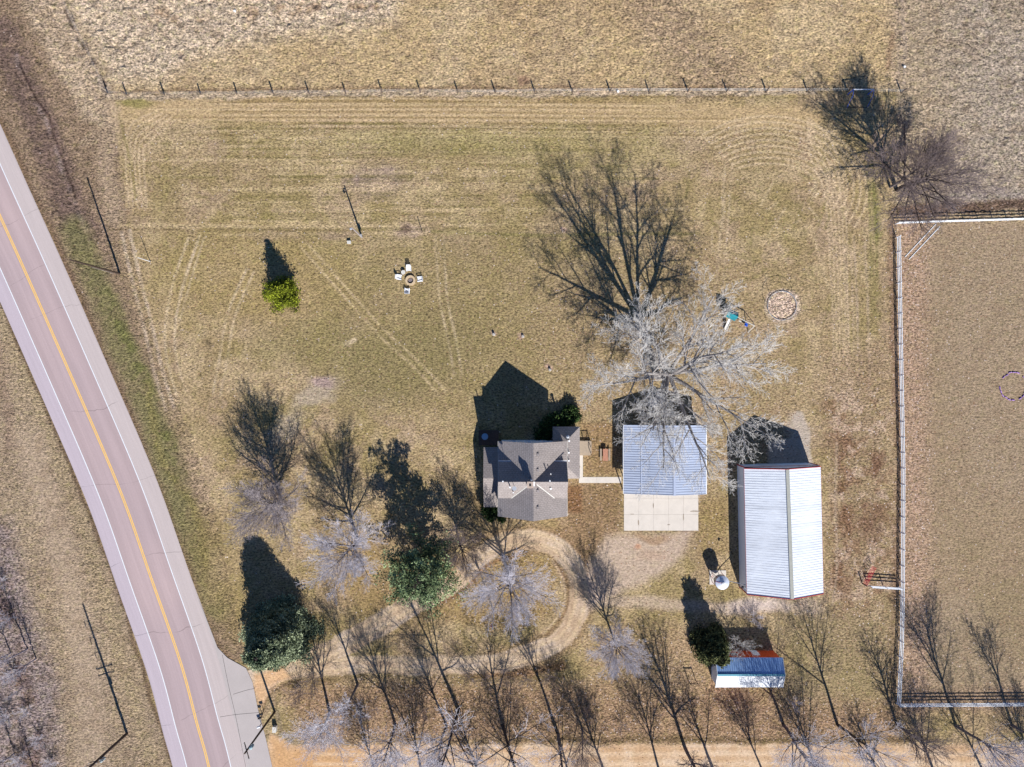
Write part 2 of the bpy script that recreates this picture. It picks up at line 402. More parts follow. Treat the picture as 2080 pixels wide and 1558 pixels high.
# broad covers
paint(sm(F2, 0.45, 0.62), (156, 141, 90), 0.55); paint(sm(F1, 0.5, 0.66), (178, 156, 118), 0.5)
paint(area([(-BIG, -BIG), (1850, -BIG), (1835, 185), (240, 190), (130, 0), (-300, -700), (-BIG, -BIG)], 3), (196, 172, 128), 1, 0.48, 0.05, 0.8, 0.08)
pm = area([(110, -900), (1830, -900), (1830, 182), (240, 190), (130, 0)], 4)
paint(pm * sm(F2, 0.42, 0.6), (206, 184, 144), 0.6); paint(pm * sm(F1, 0.5, 0.65), (182, 156, 116), 0.5)
paint(area([(240, -600), (900, -600), (800, 40), (600, 70), (420, 105), (330, 160), (225, 165), (140, 20)], 30), (222, 202, 172), 0.9, 0.6, 0, 1.2, 0.20)
paint(stroke([(250, 20), (420, 45), (560, 22), (760, 12)], 30, 30) * sm(F4, .5, .7), (160, 122, 86), 0.5)
paint(stroke([(1320, 0), (1370, 60), (1400, 105), (1470, 150)], 120, 90), (187, 162, 130), 0.7, 0.6, 0, 1.3, 0.13)
paint(area([(1830, -BIG), (BIG, -BIG), (BIG, 430), (1815, 425), (1822, 185)], 6), (196, 176, 144), 1, 0.5, 0, 1.2, 0.10)
paint(area([(1920, -BIG), (BIG, -BIG), (BIG, 405), (1930, 405)], 90), (196, 180, 156), 1, 0.55, 0, 1.3, 0.14)
ph = area([(1900, -BIG), (BIG, -BIG), (BIG, 415), (1900, 415)], 60)
paint(ph * sm(F1, 0.48, 0.62), (184, 166, 138), 0.6)
paint(stroke([(1890, -50), (1885, 200), (1895, 400)], 3, 6), (150, 130, 105), 0.5); paint(stroke([(1905, -50), (1900, 160)], 3, 6), (150, 130, 105), 0.4)
paint(stroke([(1815, 428), (1950, 420), (2200, 408)], 26, 12), (108, 84, 70), 0.85, 0.6, 0.2, 1.2, 0.14)  # rough leafy strip, its colour darkened to stand in for shadow
paint(stroke([(1900, 400), (2200, 385)], 20, 20), (176, 166, 158), 0.5)
# paddock on the right
pd = area([(1830, 452), (BIG, 430), (BIG, 1440), (1828, 1440)], 3)
paint(pd, (162, 142, 112), 1, 0.36, 0.16, 0.5, 0.02); paint(pd * sm(F1, 0.46, 0.62), (148, 132, 98), 0.55); paint(pd * sm(F3, .45, .6), (166, 148, 122), .4)
paint(stroke([(1850, 470), (1848, 800), (1855, 1100), (1850, 1420)], 70, 50), (178, 150, 124), 0.75, 0.6, 0.95, 0.5)
paint(stroke([(1830, 1425), (2200, 1422)], 50, 50), (168, 140, 112), 0.6, 0.5, 0.6)
# verge, ditch and land left of the highway
west = [(-BIG, -BIG), (-80, -BIG), (-80, 430), (0, 602), (77, 780), (135, 920), (232, 1170), (298, 1380), (352, 1558), (420, 1900), (900, BIG), (-BIG, BIG)]
paint(area(west, 3), (178, 158, 128), 1, 0.5, 0.0, 0.9, 0.05)
wm = area(west, 3)
paint(wm * sm(F1, 0.46, 0.6), (162, 142, 116), 0.6); paint(wm * sm(F2, 0.5, 0.64), (188, 166, 132), 0.5)
paint(stroke([(0, 640), (100, 880), (190, 1140), (260, 1380), (320, 1600)], 26, 22), (186, 166, 128), 0.6, 0.55, 0, 1.1, 0.08)
paint(stroke([(60, 900), (130, 1150), (175, 1350), (190, 1600)], 60, 40), (180, 160, 134), 0.7, 0.3, 0, 0.4, 0.02)
paint(area([(-600, 1020), (20, 1060), (70, 1250), (120, 1400), (130, 1700), (-600, 1700)], 26), (166, 150, 142), 0.9, 0.7, 0.1, 1.3, 0.12)
paint(stroke([(-10, 1130), (20, 1290), (60, 1460), (75, 1620)], 40, 30) * sm(F4, .4, .6), (120, 98, 92), 0.7)
paint(stroke([(0, 700), (20, 900)], 20, 26), (150, 125, 108), 0.5)
paint(stroke([(0, 612), (77, 790), (135, 928), (232, 1178), (298, 1386), (352, 1564)], 9, 7), (118, 98, 74), 0.85)
east = [(-300, -700), (30, -300), (140, 20), (215, 190), (250, 350), (262, 480), (320, 700), (390, 900), (440, 1050), (480, 1250), (500, 1350), (462, 1336), (442, 1315), (387, 1170), (322, 985), (235, 780), (155, 590), (65, 390), (0, 238), (-300, -420)]
paint(area(east, 4), (152, 130, 106), 0.9, 0.55, 0, 0.9, 0.06)
paint(area([(20, -300), (140, 20), (215, 190), (225, 260), (170, 240), (70, 60), (-40, -200)], 14), (208, 186, 154), 0.9, 0.55, 0, 1.1, 0.14)
paint(stroke([(0, 60), (50, 180), (100, 300), (140, 420), (170, 470)], 66, 26), (126, 106, 92), 0.95)
paint(stroke([(28, 110), (60, 190), (85, 240), (110, 300), (140, 400), (170, 470)], 9, 9) * sm(F4, .35, .6), (152, 136, 126), 0.6)
paint(stroke([(36, 128), (66, 192), (95, 232)], 4, 4), (66, 50, 46), 0.95); paint(stroke([(95, 232), (112, 290), (132, 345), (150, 400)], 4, 5), (78, 60, 54), 0.75)
paint(stroke([(0, 244), (65, 394), (155, 594), (235, 784), (322, 990), (387, 1174), (425, 1290), (470, 1345)], 18, 16), (122, 98, 76), 0.75)
paint(stroke([(150, 470), (200, 580), (255, 720), (310, 850), (360, 1000), (410, 1130), (440, 1230)], 56, 34), (130, 128, 80), 0.7, 0.5, 0)
paint(stroke([(215, 600), (265, 700), (320, 830), (365, 960)], 26, 20) * sm(F4, .35, .6), (112, 116, 62), 0.6)
paint(stroke([(270, 500), (320, 660), (390, 860), (440, 1000), (455, 1110), (445, 1200)], 60, 50), (182, 160, 122), 0.6)
paint(stroke([(300, 780), (330, 930), (400, 1040), (420, 1150)], 14, 14) , (150, 138, 80), 0.4)
# mottled thatch
F5 = fbm(3.2, 91, 4); F6 = fbm(4.5, 101, 4); lawn = area([(240, 195), (1815, 190), (1815, 1500), (520, 1500), (430, 1150), (250, 480)], 20)
paint(lawn * sm(F5, .5, .66), (194, 173, 134), .5); paint(lawn * sm(1 - F5, .52, .66), (150, 132, 90), .4); paint(lawn * sm(F6, .54, .68), (146, 134, 86), .2); paint(lawn * sm(1 - F6, .56, .68), (172, 148, 124), .4)
paint(sm(fbm(1.6, 111, 3), .55, .7) * (1 - lawn), (150, 128, 102), .35)
# lawn
paint(blob(1000, 640, 420, 210), (152, 136, 94), 0.7); paint(blob(820, 740, 190, 90, -20), (140, 128, 86), 0.75)
paint(blob(640, 700, 140, 60), (142, 132, 84), 0.5); paint(blob(500, 560, 220, 120), (166, 146, 96), 0.6)
paint(blob(640, 800, 60, 22, -28), (184, 168, 142), .9, 0.35); paint(blob(585, 870, 50, 26, -40), (184, 168, 140), 0.8); paint(blob(655, 775, 34, 14), (170, 148, 138), .9)
paint(blob(765, 365, 66, 34), (160, 140, 122), 0.95); paint(blob(770, 375, 34, 14), (196, 172, 138), 0.7)
paint(blob(836, 468, 42, 12), (182, 160, 136), 0.85); paint(blob(820, 466, 16, 7), (110, 90, 78), 0.8)
paint(blob(560, 480, 60, 14), (150, 128, 112), 0.35); paint(blob(680, 478, 40, 8), (150, 128, 110), .5)
paint(blob(420, 692, 9, 8), (95, 82, 62), 0.7); paint(blob(1065, 160, 16, 12), (135, 100, 84), 0.6)
# mown headland along the fence and the turning arcs
hd = stroke([(245, 228), (500, 226), (900, 226), (1300, 228), (1640, 240)], 46, 22)
paint(hd, (190, 165, 122), 0.75, 0.3, 0, 0.35); paint(stroke([(500, 205), (900, 203), (1300, 203)], 10, 10), (150, 128, 82), 0.6)
for i in range(16):
    yy = 196 + i * 5.5; o = rng.uniform(-2, 2); a0 = rng.uniform(240, 640); a1 = rng.uniform(1100, 1650)
    paint(stroke([(a0, yy + o), ((a0 + a1) / 2, yy - 1), (a1, yy + rng.uniform(0, 6))], 2.2, 4), (212, 188, 146) if i % 2 else (136, 116, 76), 0.75)
for i in range(44):                                         # long east-west rows of swept hay
    yy = 250 + i * 5.2 + rng.uniform(-3, 3); a0 = rng.uniform(270, 700); a1 = a0 + rng.uniform(250, 800)
    paint(stroke([(a0, yy + rng.uniform(-5, 5)), ((a0 + a1) / 2, yy), (a1, yy + rng.uniform(-4, 4))], rng.uniform(2, 5), 6) * sm(F4, .3, .6), (206, 184, 140) if rng.random() < .6 else (124, 114, 68), 0.7)
paint(blob(900, 285, 260, 30), (150, 142, 86), 0.45); paint(blob(1200, 310, 220, 60), (156, 144, 92), 0.4)
for k in range(9):                                           # arcs at the north-east corner
    r = 40 + k * 14; cx, cy = 1560, 372 + k * 2
    pts = [(cx + (r + 60) * math.cos(t) * .95, cy - r * math.sin(t)) for t in np.linspace(-0.5, 2.3, 9)]
    paint(stroke(pts, 3.5, 5), (210, 188, 150), 0.8)
for k in range(6):
    o = k * 8
    paint(stroke([(1640, 238 + o), (1690 - o, 290 + o), (1716 - o, 400), (1722 - o * .8, 600), (1728 - o * .8, 830)], 3.2, 5), (206, 184, 148), 0.75)
for k in range(5):                                           # arcs at the north-west corner
    o = k * 9
    paint(stroke([(320 + o, 226 + o * .5), (268 + o, 252 + o), (255 + o, 310), (262 + o, 420)], 3, 5), (212, 188, 150), 0.8)
    paint(stroke([(158 + k * 9, 300 - k * 2), (192 + k * 7, 258 - k * 4), (245, 244 - k * 9)], 2.2, 3) * sm(F4, .35, .6), (206, 186, 152), 0.6)
paint(stroke([(235, 205), (248, 260), (265, 330), (275, 400)], 5, 6), (128, 118, 66), 0.6)
paint(blob(275, 208, 46, 10), (130, 126, 66), 0.7)
paint(stroke([(215, 190), (225, 250), (215, 330), (232, 440)], 36, 26), (186, 164, 134), 0.7, .45)
paint(stroke([(240, 466), (500, 466), (720, 468)], 3, 4), (115, 98, 66), 0.7); paint(stroke([(240, 460), (720, 461)], 8, 8), (198, 176, 134), 0.5)
paint(stroke([(880, 470), (1100, 478), (1290, 474), (1420, 475)], 5, 8), (128, 124, 70), 0.55)
# wheel tracks
def track(pts, gap=13, wd=3.4, c=(214, 194, 160), k=0.7):
    k = min(.8, k * 1.15)
    q = spline(pts, 5)
    for s_ in (-gap / 2, gap / 2):
        r = []
        for i, p in enumerate(q):
            a = q[max(i - 1, 0)]; b = q[min(i + 1, len(q) - 1)]; dx, dy = b[0] - a[0], b[1] - a[1]; L = math.hypot(dx, dy)
            r.append((p[0] - dy / L * s_, p[1] + dx / L * s_))
        paint(stroke(r, wd + 1, 5, True, smooth=False) * (.45 + .55 * sm(F4, .35, .62)), c, k)
track([(255, 470), (275, 560), (300, 660), (318, 740), (345, 830)], 17, 6, (204, 184, 156), 0.7)
track([(392, 488), (358, 590), (345, 700), (368, 800)], 20, 4, k=.5); track([(508, 550), (470, 640), (452, 740), (440, 800)], 16, 4, k=.45)
track([(410, 480), (385, 560), (360, 650)], 10, 3, k=.4)
track([(615, 495), (700, 592), (780, 680), (850, 745), (900, 800)], 15, 3.2, (206, 184, 142), 0.7)
track([(893, 480), (900, 600), (918, 690), (930, 760)], 16, 3.4, k=.4)
track([(1480, 330), (1470, 480), (1460, 600)], 14, 4, k=.3); track([(1745, 480), (1752, 620), (1755, 800)], 22, 4, (196, 174, 148), .55)
track([(1722, 500), (1728, 700), (1722, 850)], 12, 3.4, (192, 170, 142), .45); track([(700, 700), (722, 690)], 4)
track([(1765, 330), (1772, 420), (1776, 560)], 12, 3, (120, 118, 66), .5)
paint(stroke([(1775, 380), (1782, 480)], 14, 16), (122, 122, 66), 0.7); paint(stroke([(1770, 520), (1778, 640)], 18, 20), (130, 122, 72), 0.5)
for k in range(34):
    a = rng.uniform(1380, 1700); b = rng.uniform(300, 620)
    paint(stroke([(a, b), (a + rng.uniform(-40, 40), b + rng.uniform(-60, 60))], 3.5, 6), (204, 184, 146) if k % 2 else (128, 120, 72), 0.6)
# east yard: leaf-strewn, trampled
paint(area([(1660, 720), (1800, 700), (1815, 1420), (1690, 1300), (1680, 960)], 30), (158, 136, 106), 0.7, 0.6, 0.45)
paint(area([(1100, 560), (1480, 520), (1640, 800), (1600, 900), (1180, 900), (1110, 700)], 60), (166, 145, 110), 0.6, 0.5, 0.45)
paint(stroke([(1720, 870), (1712, 960), (1715, 1080), (1700, 1180)], 26, 26) * sm(F4, .3, .6), (118, 88, 64), 0.85, .7)
ey = area([(1665, 800), (1810, 760), (1818, 1250), (1700, 1250), (1680, 960)], 30)
paint(ey * sm(fbm(1.5, 131, 3), .5, .64), (134, 104, 80), .6); paint(ey * sm(fbm(1.9, 141, 3), .55, .68), (196, 172, 146), .6, None, .8)
paint(blob(1775, 940, 28, 26) * sm(F4, .4, .6), (116, 86, 66), 0.7); paint(blob(1770, 1060, 38, 60) * sm(F4, .4, .6), (122, 94, 74), 0.6)
paint(stroke([(1700, 900), (1697, 1010), (1700, 1150), (1690, 1230)], 5, 6), (180, 160, 134), 0.6)
paint(stroke([(1808, 450), (1815, 700), (1825, 950), (1818, 1200), (1808, 1420)], 12, 12), (118, 92, 74), 0.6, .6, .3)  # dark strip beside the fence: its shadow put into the leafy ground colour
paint(blob(1545, 900, 90, 40), (162, 140, 110), 0.5, .5, .5)
paint(blob(1615, 1190, 40, 100), (154, 132, 104), .5, .5, .4)
# bottom belt under the trees: leaf litter
paint(area([(560, 1385), (1100, 1385), (1830, 1420), (1830, 1515), (900, 1512), (620, 1510)], 30), (160, 132, 102), 0.85, 0.65, 0.65, 0.7)
paint(area([(1190, 1290), (1430, 1270), (1460, 1420), (1200, 1440)], 40), (166, 140, 106), 0.6, 0.6, 0.6)
paint(area([(1590, 1240), (1820, 1240), (1820, 1430), (1590, 1430)], 40), (152, 136, 100), 0.6, 0.5, 0.3)
paint(stroke([(560, 1398), (760, 1372), (1000, 1375), (1140, 1378)], 14, 12) * sm(F4, .3, .6), (98, 84, 50), 0.6)
paint(stroke([(940, 1362), (1040, 1366), (1140, 1352)], 20, 14), (112, 78, 56), 0.7, .7, .5)
paint(stroke([(1050, 1502), (1300, 1502), (1600, 1504), (1900, 1500)], 10, 10), (100, 84, 56), 0.7)
paint(stroke([(560, 1445), (580, 1498), (640, 1515)], 9, 8), (140, 126, 104), .7)
paint(blob(1260, 1330, 80, 40), (168, 146, 108), .5); paint(blob(760, 1180, 150, 90, 40), (158, 132, 88), 0.6, .4, .25)
paint(blob(450, 1180, 60, 160, -20), (150, 132, 80), 0.4)
paint(blob(1070, 1010, 150, 90), (150, 124, 82), 0.4); paint(area([(1150, 980), (1262, 980), (1262, 1080), (1190, 1150), (1090, 1090), (1150, 1060)], 14), (140, 112, 82), 0.65, .5, .4)
paint(area([(1182, 860), (1262, 860), (1262, 968), (1186, 968)], 8), (150, 122, 86), .7)
paint(area([(1150, 990), (1185, 990), (1186, 1040), (1152, 1042)], 5), (132, 98, 66), .8)
paint(area([(1410, 1010), (1476, 1010), (1480, 1120), (1420, 1140)], 14), (156, 134, 88), .6, .5, .3)
paint(stroke([(1395, 1080), (1385, 1110), (1350, 1140)], 10, 8), (120, 96, 74), .6)
paint(area([(955, 1150), (1060, 1105), (1130, 1150), (1120, 1240), (1040, 1290), (950, 1270), (880, 1250)], 12), (160, 136, 92), .8, .5, .5)
# bare gravel and drive (own surface pieces of the same sheet)
GR = (200, 178, 148)
loop = [(858, 1218), (930, 1178), (985, 1120), (1050, 1098), (1120, 1105), (1165, 1150), (1178, 1215), (1150, 1290), (1085, 1325), (1020, 1345)]
m_drive = np.maximum.reduce([
    stroke(loop, 40, 8), stroke([(520, 1378), (640, 1340), (760, 1275), (860, 1216)], 44, 7),
    stroke([(560, 1365), (700, 1352), (860, 1352), (1020, 1346), (1090, 1320)], 36, 9),
    area([(518, 1372), (560, 1352), (590, 1376), (548, 1402), (528, 1440), (516, 1400)], 4)])
m_park = np.maximum(area([(1232, 1088), (1405, 1080), (1385, 1130), (1340, 1168), (1290, 1192), (1200, 1240), (1180, 1180)], 14),
                    stroke([(1180, 1225), (1300, 1222), (1420, 1232), (1520, 1238), (1600, 1232)], 22, 16) * 0.75)
paint(stroke(loop, 62, 16), (150, 124, 92), 0.6)
paint(m_drive, GR, 1, 0.2, 0.05, 0.15, 0.01); paint(m_drive * sm(F5, .52, .66), (178, 152, 120), .6); paint(m_drive * sm(1 - F5, .55, .66), (214, 196, 172), .6)
paint(m_park, (196, 176, 154), 0.85, 0.22, 0.08, 0.15, 0.01)
paint(blob(1530, 1232, 70, 20), (206, 190, 176), 0.8, .2); paint(blob(1640, 1232, 40, 18), (190, 170, 150), 0.6)
paint(blob(1620, 870, 26, 26), (190, 176, 156), 0.9, .2); paint(stroke([(1625, 850), (1632, 900), (1642, 945)], 26, 8), (194, 180, 160), 0.95, .15)
paint(area([(1560, 900), (1640, 880), (1640, 950), (1560, 950)], 6), (190, 178, 160), .9, .15)
for off, c, k in ((-12, (214, 190, 150), .7), (-4, (186, 162, 130), .5), (8, (216, 192, 152), .7), (14, (182, 156, 124), .5)):
    for pp in (loop, [(520, 1378), (640, 1340), (760, 1275), (860, 1216)], [(560, 1365), (700, 1352), (860, 1352), (1020, 1346), (1090, 1320)]):
        q = spline(pp, 4); r = []
        for i, p in enumerate(q):
            a = q[max(i - 1, 0)]; b = q[min(i + 1, len(q) - 1)]; dx, dy = b[0] - a[0], b[1] - a[1]; L = math.hypot(dx, dy)
            r.append((p[0] - dy / L * off, p[1] + dx / L * off))
        paint(stroke(r, 5, 7, smooth=False) * m_drive, c, k)
q = [(1128, 1140), (1152, 1185), (1150, 1240), (1110, 1290)]
paint(stroke(q, 4, 4), (120, 92, 66), .6); paint(stroke([(p[0] - 7, p[1] - 3) for p in q], 3, 3), (216, 192, 160), .5); paint(stroke([(880, 1235), (950, 1192), (985, 1150), (1060, 1125)], 4, 4), (128, 90, 62), .6)
paint(stroke([(536, 1440), (545, 1415), (580, 1390), (640, 1372)], 3.5, 3), (90, 74, 54), .7)
paint(blob(1292, 1115, 8, 6), (190, 140, 104), .7); paint(blob(1325, 1125, 30, 12), (182, 154, 128), .5); paint(blob(1325, 1092, 50, 10), (160, 128, 92), .6)
paint(area([(518, 1372), (575, 1350), (590, 1376), (548, 1402), (528, 1440), (516, 1400)], 8), (222, 178, 128), .7)
m_road = area([(548, 1494), (600, 1514), (700, 1514), (1000, 1513), (1500, 1513), (2300, 1512), (BIG, 1512), (BIG, 1600), (2300, 1598), (600, 1598), (540, 1570)], 5)
paint(m_road, (210, 182, 146), 1, 0.16, 0.06, 0.15, 0.01); paint(m_road * sm(F4, .5, .66), (196, 162, 122), .6); paint(m_road * sm(1 - F4, .55, .66), (222, 200, 170), .6)
paint(area([(546, 1492), (600, 1514), (760, 1520), (700, 1590), (545, 1590)], 26) * m_road, (208, 164, 112), .85)
for yy, k, c in ((1522, .5, (196, 160, 118)), (1532, .6, (228, 202, 166)), (1540, .5, (196, 162, 122)), (1552, .6, (230, 206, 172)), (1566, .5, (206, 170, 124))):
    paint(stroke([(640, yy), (1000, yy + 2), (1500, yy - 1), (2100, yy + 1)], 6, 8), c, k)
paint(area([(-BIG, 1602), (BIG, 1602), (BIG, BIG), (-BIG, BIG)], 6) * (1 - wm), (160, 138, 104), .9, .6, .4, .8, .05)
# pale straw line under the wire fence
fy = [(215, 196), (330, 196), (700, 190), (1100, 189), (1400, 188), (1650, 187)]
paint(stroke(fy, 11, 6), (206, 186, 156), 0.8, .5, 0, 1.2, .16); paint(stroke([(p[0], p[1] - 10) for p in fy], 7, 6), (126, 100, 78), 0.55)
paint(stroke([(120, -80), (140, 30), (180, 120), (215, 188)], 16, 14) * sm(F4, .3, .6), (176, 164, 148), 0.5); paint(stroke([(132, 20), (150, 62), (180, 110), (200, 140), (215, 175)], 5, 5) * sm(F4, .4, .5), (78, 60, 50), 0.8)
paint(stroke([(1832, -60), (1826, 60), (1822, 150)], 40, 30), (190, 168, 140), 0.6, .6, 0, 1.2, .14); paint(stroke([(1815, 70), (1800, 140)], 10, 10), (150, 120, 92), .6)
paint(stroke([(222, 186), (260, 176), (300, 168), (330, 156)], 3, 3), (214, 192, 150), .5)
# leaf bed inside the round frame, house and barn edges
paint(blob(1588, 621, 34, 31, 0, .2), (214, 190, 164), 1, .7, .5, .8); paint(stroke([(1588 + 33 * math.cos(t), 622 + 32 * math.sin(t)) for t in np.linspace(0, 6.28, 18)], 6, 4), (196, 180, 156), .6)
for cx, cy in ((1003, 678), (1062, 682), (1117, 750), (1142, 469)): paint(blob(cx, cy, 7, 6), (190, 160, 140), .8)

# relief
lump = (vn(0.55, 71) - 0.5) + 0.6 * (vn(0.3, 72) - 0.5) + 0.9 * (vn(1.4, 73) - 0.5)
Z = amp * lump * 2.0
ditch = stroke([(-60, -80), (36, 128), (66, 192), (110, 300), (150, 420), (190, 520)], 60, 60, True); Z -= 0.5 * ditch
Z += 0.10 * (fbm(12, 81) - 0.5) * (1 - sm(np.abs(PX0 - 1300), 500, 520)) * 0
# highway centre line
CL = [(-520, -640), (-330, -230), (-160, 90), (0, 438), (62, 575), (152, 780), (217, 930), (259, 1035), (306, 1170), (367, 1345), (400, 1468), (425, 1560), (470, 1770), (520, 2100), (560, 2500)]
CLs = spline(CL, 10)
hw = stroke([p for p in CLs], 150, 14, True, smooth=False)
APR = [(384, 1172), (415, 1245), (442, 1315), (462, 1336), (500, 1357), (513, 1385), (524, 1440), (540, 1500), (556, 1570), (600, 1760), (500, 1760), (440, 1600), (372, 1345), (330, 1170)]
hd_ = pdist(CLs, PX0, PY0)
under = (1 - sm(hd_, 62, 76)); Z = Z * (1 - sm(90 - hd_, -30, 20)) ; Z -= 0.12 * under
Z -= 0.10 * area(APR, 3, True)
PAD = [(1267, 945), (1418, 945), (1419, 1077), (1268, 1078)]
for poly in (PAD,): Z -= 0.06 * area(poly, 2, True)

base_id = np.zeros((NY, NX), int)
base_id[m_drive > 0.5] = 1; base_id[(m_park > 0.5) & (base_id == 0)] = 2; base_id[m_road > 0.5] = 3
idx = np.arange(NX * NY).reshape(NY, NX)
quads = np.stack([idx[:-1, :-1], idx[:-1, 1:], idx[1:, 1:], idx[1:, :-1]], -1).reshape(-1, 4)
fid = base_id[:-1, :-1].reshape(-1)
verts = np.stack([np.broadcast_to(xs[None, :], (NY, NX)), np.broadcast_to(ys[:, None], (NY, NX)), Z], -1).reshape(-1, 3).astype(np.float32)
colr *= np.array([0.985, 0.95, 0.98])
cf = np.concatenate([colr.reshape(-1, 3), np.ones((NX * NY, 1))], 1).astype(np.float32)
pf = np.concatenate([par.reshape(-1, 3), np.ones((NX * NY, 1))], 1).astype(np.float32)
def np_mesh(name, v, f, mats, smooth=True):
    me = bpy.data.meshes.new(name); k = f.shape[1]
    me.vertices.add(len(v)); me.vertices.foreach_set('co', v.astype(np.float32).ravel())
    me.loops.add(f.size); me.loops.foreach_set('vertex_index', f.astype(np.int32).ravel())
    me.polygons.add(len(f)); me.polygons.foreach_set('loop_start', np.arange(0, f.size, k, dtype=np.int32))
    me.polygons.foreach_set('use_smooth', np.full(len(f), smooth))
    me.update(calc_edges=True)
    for m in mats: me.materials.append(m)
    return me
for k, nm, lb in ((0, 'ground', 'dry winter grass and bare earth'), (1, 'driveway', 'pale gravel loop drive in front of the house'), (2, 'gravel_yard', 'pale gravel in front of the garage'), (3, 'dirt_road', 'orange-tan dirt road along the bottom')):
    f = quads[fid == k]; used, inv = np.unique(f, return_inverse=True); f = inv.reshape(-1, 4)
    me = np_mesh(nm, verts[used], f, [M['ground']])
    for an, arr in (('col', cf), ('par', pf)):
        at = me.attributes.new(an, 'FLOAT_COLOR', 'POINT'); at.data.foreach_set('color', arr[used].ravel())
    o = bpy.data.objects.new(nm, me); COL.objects.link(o); tag(o, lb, nm.replace('_', ' '), kind='structure')

# ------------------------------------------------------------------ highway, markings, apron
def offset_line(q, u):
    r = []
    for i, p in enumerate(q):
        a = q[max(i - 1, 0)]; b = q[min(i + 1, len(q) - 1)]; dx, dy = b[0] - a[0], b[1] - a[1]; L = math.hypot(dx, dy)
        r.append((p[0] + dy / L * u * S, p[1] - dx / L * u * S))     # +u = east side
    return r
us = [-6.3, -5.8, -3.76, -3.74, -1.8, 0, 1.8, 3.74, 3.76, 6.25, 6.75]; zs = [-0.15] + [0.06] * 9 + [-0.15]
rows = [offset_line(CLs, u) for u in us]; acc = [0]
for a, b in zip(CLs[:-1], CLs[1:]): acc.append(acc[-1] + math.hypot(b[0] - a[0], b[1] - a[1]) / S)
hv = []; huv = []
for i in range(len(CLs)):
    for j in range(len(us)): hv.append(tuple(g(*rows[j][i], zs[j]))); huv.append((us[j], acc[i], 0))
nU = len(us); hf = [(i * nU + j, i * nU + j + 1, (i + 1) * nU + j + 1, (i + 1) * nU + j) for i in range(len(CLs) - 1) for j in range(nU - 1)]
me = np_mesh('highway', np.array(hv), np.array(hf), [M['highway']], False)
at = me.attributes.new('uvm', 'FLOAT_VECTOR', 'POINT'); at.data.foreach_set('vector', np.array(huv, np.float32).ravel())
o = bpy.data.objects.new('highway', me); COL.objects.link(o); tag(o, 'pinkish-grey two-lane highway with paved shoulders', 'highway', kind='structure')
def line_ribbon(name, u0, u1, m, label, z=0.064):
    b = MB(); A = offset_line(CLs, u0); B = offset_line(CLs, u1)
    for i in range(len(CLs) - 1): b.poly([g(*A[i], z), g(*B[i], z), g(*B[i + 1], z), g(*A[i + 1], z)])
    tag(b.build(name, m), label, 'road marking', kind='structure')
line_ribbon('edge_line', -3.72, -3.56, M['white_line'], 'white edge line on the west side of the highway')
line_ribbon('edge_line', 3.56, 3.72, M['white_line'], 'white edge line on the east side of the highway')
b = MB()
for u0, u1 in ((-0.21, -0.05), (0.05, 0.21)):
    A = offset_line(CLs, u0); B = offset_line(CLs, u1)
    for i in range(len(CLs) - 1): b.poly([g(*A[i], 0.064), g(*B[i], 0.064), g(*B[i + 1], 0.064), g(*A[i + 1], 0.064)])
tag(b.build('centre_line', M['yellow_line']), 'double yellow centre line of the highway', 'road marking', kind='structure')
b = MB(); b.prism([g(*p)[:2] for p in APR][::-1], -0.2, 0.056)
tag(b.build('paved_apron', M['apron']), 'grey paved apron where the drive and dirt road meet the highway', 'pavement', kind='structure')
b = MB()                                                      # tar-sealed joints on the apron
for pl in ([(452, 1330), (464, 1390), (478, 1450), (490, 1510), (500, 1560)], [(447, 1456), (480, 1451), (527, 1447)], [(474, 1410), (500, 1402), (518, 1398)]):
    q = spline(pl, 4)
    for a, c in zip(q[:-1], q[1:]): b.beam(g(*a, 0.0605), g(*c, 0.0605), 0.05, 0.006)
tag(b.build('pavement_joint', M['dark']), 'dark sealed joints in the paved apron', 'pavement joint', kind='structure')
b = MB()
for i in range(5):
    for j in range(4):
        x0 = 18.95 + i * 2.52; y0 = -24.9 + j * 2.75
        b.box(x0, x0 + 2.50, y0, y0 + 2.73, -0.15, 0.03)
pad = tag(b.build('concrete_pad', M['concrete']), 'pale concrete slab in front of and under the blue garage roof', 'concrete slab', kind='structure')
b = MB(); r9 = random.Random(4)
for (x, y, rx, ry) in ((21.4, -23.5, .14, .5), (31.0, -21.6, 1.0, .12), (29.0, -22.6, .1, .9), (23.9, -20.6, .1, .5), (26.5, -23.9, .3, .1), (20.3, -22.1, .4, .08)):
    n0 = len(b.v); b.v += [(x + rx * r9.uniform(.6, 1.1) * math.cos(k * .628), y + ry * r9.uniform(.6, 1.1) * math.sin(k * .628), .034) for k in range(10)]; b.f.append(tuple(range(n0, n0 + 10))); b.m.append(0)
tag(b.build('oil_stain', mat('oil_stain', (.26, .21, .16), .8, .4, 5)), 'brown stains along the joints of the garage slab', 'stain', kind='structure')
b = MB()
b.box(*[v for v in (g(1176, 0).x, g(1212, 0).x)], g(0, 981).y, g(0, 969).y, -0.05, 0.04); b.box(g(1212.2, 0).x, g(1262, 0).x, g(0, 981).y, g(0, 969).y, -0.05, 0.04)
b.box(g(1177, 0).x, g(1184, 0).x, g(0, 968.8).y, g(0, 921).y, -0.05, 0.04)
tag(b.build('walkway', M['concrete']), 'narrow concrete walk from the house to the garage', 'walkway', kind='structure')

